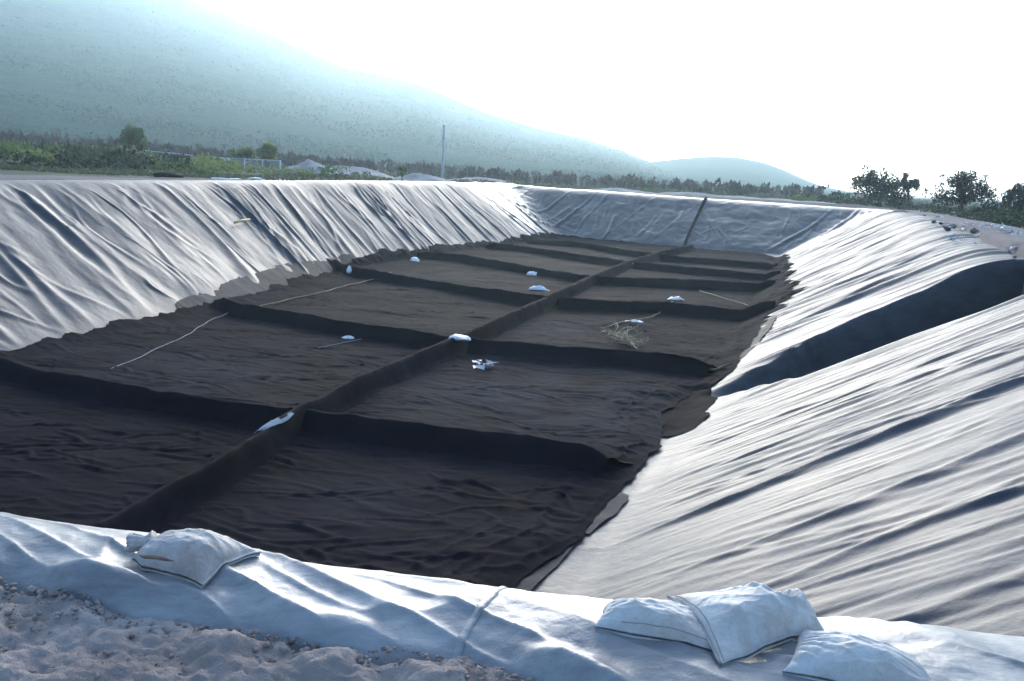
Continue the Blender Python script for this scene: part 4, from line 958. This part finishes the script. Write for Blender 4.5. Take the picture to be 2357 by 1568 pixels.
# far scrub as one mass
rg = np.random.default_rng(77); n_ = 14000
pxs = rg.uniform(-300, 2450, n_); Ys = 100*np.exp(rg.uniform(0, 1.5, n_)); d = np.array([place_dir(p, q) for p, q in zip(pxs, Ys)])
mzz = terrain(d[:, 0], d[:, 1])
def mount_z(x, y):
    r = np.hypot(x, y); a = np.degrees(np.arctan2(x, y)); e = np.interp(a, ra, re); D_ = np.interp(a, [-118, -30, 8, 18], [1900, 1700, 1000, 850]); q = np.clip((r-190)/(D_-190), 0, 1)
    b0 = outside(np.sin(np.radians(a))*190, np.cos(np.radians(a))*190)-.6; tp = e*D_+CAM_Z
    return np.where((r > 190) & (a < 18), b0+(tp-b0)*(.35*q+.65*q**1.5), -99)
mzz = np.maximum(mzz, mount_z(d[:, 0], d[:, 1]))
sz = rg.uniform(.3, .85, n_)
C0 = np.stack([d[:, 0], d[:, 1], mzz+sz*.35], -1)
C = (C0[:, None]+rg.normal(0, .42, (n_, 7, 3))*sz[:, None, None]*np.array([1, 1, .6])).reshape(-1, 3)
V, F = leaf_quads(C, .17, rg)
tag(link('scrub', mesh_np('scrub', V, F, M['leaf_grey'], False)), 'grey green scrub spread over the plain and lower mountain slope', 'scrub', kind='stuff')
# bushes all over the slope of the mountain and the hill
rg = np.random.default_rng(91); n_ = 42000
pxs = rg.uniform(-500, 2000, n_); Ys = 240*np.exp(rg.uniform(0, 2.0, n_)); d = np.array([place_dir(p, q) for p, q in zip(pxs, Ys)]); zz_ = mount_z(d[:, 0], d[:, 1])
k = (zz_ > -50) & (fbm(d[:, 0]*.012, d[:, 1]*.012, 93, 3) > -.55); d = d[k]; zz_ = zz_[k]; sz = rg.uniform(.5, 1.5, len(d))*np.interp(np.hypot(d[:, 0], d[:, 1]), [240, 1600], [.75, 2.6])
C = (np.stack([d[:, 0], d[:, 1], zz_+sz*.5], -1)[:, None]+rg.normal(0, .35, (len(d), 3, 3))*sz[:, None, None]).reshape(-1, 3)
V, F = leaf_quads(C, 1, rg); V = C[:, None]+(V.reshape(-1, 4, 3)-C[:, None])*(.36*np.repeat(sz, 3))[:, None, None]
tag(link('mountain_scrub', mesh_np('mountain_scrub', V.reshape(-1, 3), F, M['leaf_slope'], False)), 'fine dark scrub dotted over the mountain slope', 'scrub', kind='stuff')
# grass behind the left rim
n_ = 9000; pxs = rg.uniform(-150, 900, n_); Ys = rg.uniform(42, 84, n_); d = np.array([place_dir(p, q) for p, q in zip(pxs, Ys)]); s_, t_ = ST(d[:, 0], d[:, 1])
k = ((t_ < -24.2) | (s_ > 75)) & (fbm(d[:, 0]*.15, d[:, 1]*.15, 901, 3) > -.1); d = d[k]; C0 = np.stack([d[:, 0], d[:, 1], terrain(d[:, 0], d[:, 1])+.09], -1)
C = (C0[:, None]+rg.normal(0, .12, (len(C0), 5, 3))*np.array([1, 1, .35])).reshape(-1, 3); V, F = leaf_quads(C, .085, rg)
tag(link('grass', mesh_np('grass', V, F, M['grass'], False)), 'patchy green grass behind the left rim', 'grass', kind='stuff')

# ---------------------------------------------------------------- spoil mounds, fence, pole, pipe, stones
def mound(px, Yd, wpx, ytop, seed, label, depth=.5):
    x, y = place_dir(px, Yd); z0 = gz(x, y)-.15; wd = wpx*m_per_px(Yd)*1.6; h = max(.3, px_z(px, ytop, Yd)-z0)
    a = np.linspace(-1, 1, 44); A, B = np.meshgrid(a, a, indexing='ij'); r_ = np.hypot(A, B)
    z = h*.80*np.clip(1-r_**2.4, 0, 1)*(1+.22*fbm(A*1.6+seed, B*1.6, seed, 3))+.07*h*fbm(A*7, B*7, seed+3, 3)*np.clip(1-r_, 0, 1)-.25*(r_ > .98)
    o = link('spoil_mound', grid_mesh('spoil_mound', np.stack([A*wd/2, B*wd*depth, z], -1), M['mound']), None, (x, y, z0)); tag(o, label, 'soil mound', 'pale soil mounds beyond the rim')
for k, q in enumerate([(195, 92, 150, 333, 'long pale soil mound behind the scrub on the left'), (485, 84, 150, 358, 'pale soil mound left of the pair of bright green trees'), (720, 86, 110, 368, 'broad pale soil mound right of the pair of bright green trees'), (800, 88, 170, 382, 'low wide pale soil mound behind the rounded bushes'), (845, 90, 60, 384, 'small pale mound left of the sapling'),
        (965, 84, 110, 398, 'pale soil mound left of the pole'), (1110, 100, 130, 404, 'low pale mound right of the pole'), (1430, 86, 150, 431, 'low soil mound behind the left end of the far rim'), (1590, 88, 120, 441, 'low soil mound behind the seam of the far rim'), (1700, 86, 110, 449, 'low soil mound behind the middle of the dark far bank'), (1800, 84, 110, 456, 'rounded soil mound behind the far rim'), (1880, 82, 90, 463, 'last soil mound on the far rim left of the dense tree')]):
    mound(q[0], q[1], q[2], q[3], 910+7*k, q[4])
# fence
fr = empty('wire_fence', (*place_dir(470, 79), 0)); tag(fr, 'grey wire mesh fence with posts in front of the pair of green trees', 'fence')
fp_ = [(215, 84, 336), (262, 83.5, 340), (305, 83, 344), (348, 82, 348), (390, 81, 352), (440, 80, 357), (487, 79.5, 362), (525, 79, 364), (563, 78.5, 366), (604, 78, 368), (645, 77.5, 370)]
tops = []
for px, Yd, yt in fp_:
    x, y = place_dir(px, Yd); z1 = px_z(px, yt, Yd); z0 = gz(x, y)-.1; mb = MB(); big_ = px in (563, 645, 487)
    mb.tube([(x, y, z0), (x, y, z1+.04)], .055 if big_ else .035, 7)
    child_world(link('post', mb.mesh('post', M['metal'])), fr); tops.append((Vector((x, y, z1)), z0))
mb = MB(); mb.tube([p for p, z in tops], .028, 5); child_world(link('top_rail', mb.mesh('top_rail', M['metal'])), fr)
mb = MB()
for (a, za), (b_, zb) in zip(tops[:-1], tops[1:]):
    n_ = 9
    for k in range(-n_, n_):
        for sgn in (1, -1):
            q0, q1 = k/n_, k/n_+1.0
            pts = []
            for q in (max(0, q0), min(1, q1)):
                fz = (q-q0); fz = fz if sgn > 0 else 1-fz
                p = a.lerp(b_, q); lo = za+(zb-za)*q+.15; pts.append(Vector((p.x, p.y, lo+(p.z-lo)*min(max(fz, 0), 1))))
            if (pts[0]-pts[1]).length > .05: mb.tube(pts, .006, 3, False)
child_world(link('wire_mesh', mb.mesh('wire_mesh', M['metal'])), fr)
# pole
x, y = place_dir(1018, 100); z0 = gz(x, y)-.2; z1 = px_z(1024, 290, 100); x1, _ = place_dir(1018, 100)
pr_ = empty('utility_pole', (x, y, z0)); tag(pr_, 'tall pale concrete pole rising behind the far left rim', 'pole')
mb = MB(); mb.tube([(0, 0, 0), (0, 0, (z1-z0)*.5), (0, 0, z1-z0)], [.17, .145, .12], 10); link('shaft', mb.mesh('shaft', M['concrete']), pr_)
mb = MB(); mb.tube([(0, 0, z1-z0), (0, 0, z1-z0+.10)], [.135, .10], 10); link('cap', mb.mesh('cap', M['concrete']), pr_)
# black pipe on the left rim
x, y = place_dir(387, 44); a_ = Vector((*place_dir(357, 43.5), 0)); b_ = Vector((*place_dir(420, 45.5), 0)); mb = MB()
for v in (a_, b_): v.z = gz(v.x, v.y)+.09
mb.tube([a_, a_.lerp(b_, .3)+Vector((0, 0, .03)), a_.lerp(b_, .7)+Vector((0, 0, .0)), b_], [.10, .11, .105, .10], 8)
tag(link('pipe', mb.mesh('pipe', M['pipe'])), 'short black pipe lying on the soil behind the left rim', 'pipe')
# white filled bags and stones along the far left rim
rg = np.random.default_rng(44)
for k, (px, Yd, sz_) in enumerate([(508, 47.5, .36), (522, 48, .3), (540, 48.5, .42), (548, 49, .26), (592, 50, .5), (606, 51, .3), (640, 52, .45), (660, 52.5, .6), (676, 53, .36), (690, 53, .3), (752, 55, .3), (802, 57, .36), (822, 58, .5), (842, 59, .45), (868, 60, .3), (965, 66, .3), (1060, 73, .36)]):
    x, y = place_dir(px, Yd)
    v, f = pebbles(np.zeros((1, 3)), [sz_*.6], rg, .6, (IV2, IF2))
    o = link('white_stone', mesh_np('white_stone', v, f, M['white']), None, (x, y, gz(x, y)-.02)); o.scale = (1.5, 1, .55); tag(o, 'whitish lump lying along the crest of the far left rim', 'stone', 'white lumps along the left rim')
# litter on the right bank
lit = [(2150, 512, 'rock', .22), (2168, 516, 'rock', .2), (2195, 522, 'rock', .36), (2180, 528, 'rock', .25), (2212, 527, 'white', .3), (2242, 534, 'rock', .34), (2262, 520, 'white', .28), (2285, 524, 'white', .3), (2300, 524, 'white', .24), (2318, 531, 'white', .34), (2335, 540, 'white', .2), (2225, 516, 'white', .22), (2250, 545, 'white', .16), (2160, 500, 'white', .2), (2335, 600, 'rock', .12), (2190, 548, 'white', .16), (2205, 556, 'white', .14), (2216, 548, 'white', .12), (2240, 562, 'white', .12), (2335, 575, 'white', .14), (2128, 497, 'rock', .2)]
for k, (px, py, mk, sz_) in enumerate(lit):
    d = _F*2290+_R*(px-1178.5)+_U*(784-py); kk = 8.
    while kk < 90:
        q = d*(kk/2290); ss_, tt_ = ST(q.x, q.y); zz_ = max(gz(q.x, q.y), float(pit(ss_, tt_)) if tt_ < 5.0 else -9)
        if CAM_Z+q.z < zz_+.04: break
        kk += .1
    if mk == 'rock':
        v, f = pebbles(np.zeros((1, 3)), [sz_*.5], rg, .6, (IV, IF)); me_ = mesh_np('rock', v, f, M['rock'], False)
    else:                                                            # crumpled scrap: creased facets
        mb = MB()
        for j in range(9):
            c = rg.normal(0, sz_*.32, 3)*np.array([1.3, 1, .35]); tri = [c+rg.normal(0, sz_*.30, 3)*np.array([1.2, 1, .6]) for _ in range(4)]
            for q_ in tri: q_[2] = max(q_[2], -.03)
            mb.add([tuple(q_) for q_ in tri], [(0, 1, 2), (1, 3, 2)])
        me_ = mb.mesh('plastic_scrap', M['white'], False)
    o = link('rock' if mk == 'rock' else 'plastic_scrap', me_, None, (q.x, q.y, zz_+.06))
    if mk == 'rock': tag(o, 'dark brown stone among the litter on the right bank', 'rock', 'dark stones on the right bank')
    else: tag(o, 'white scrap among the litter on the right bank', 'plastic scrap', 'white scraps on the right bank')
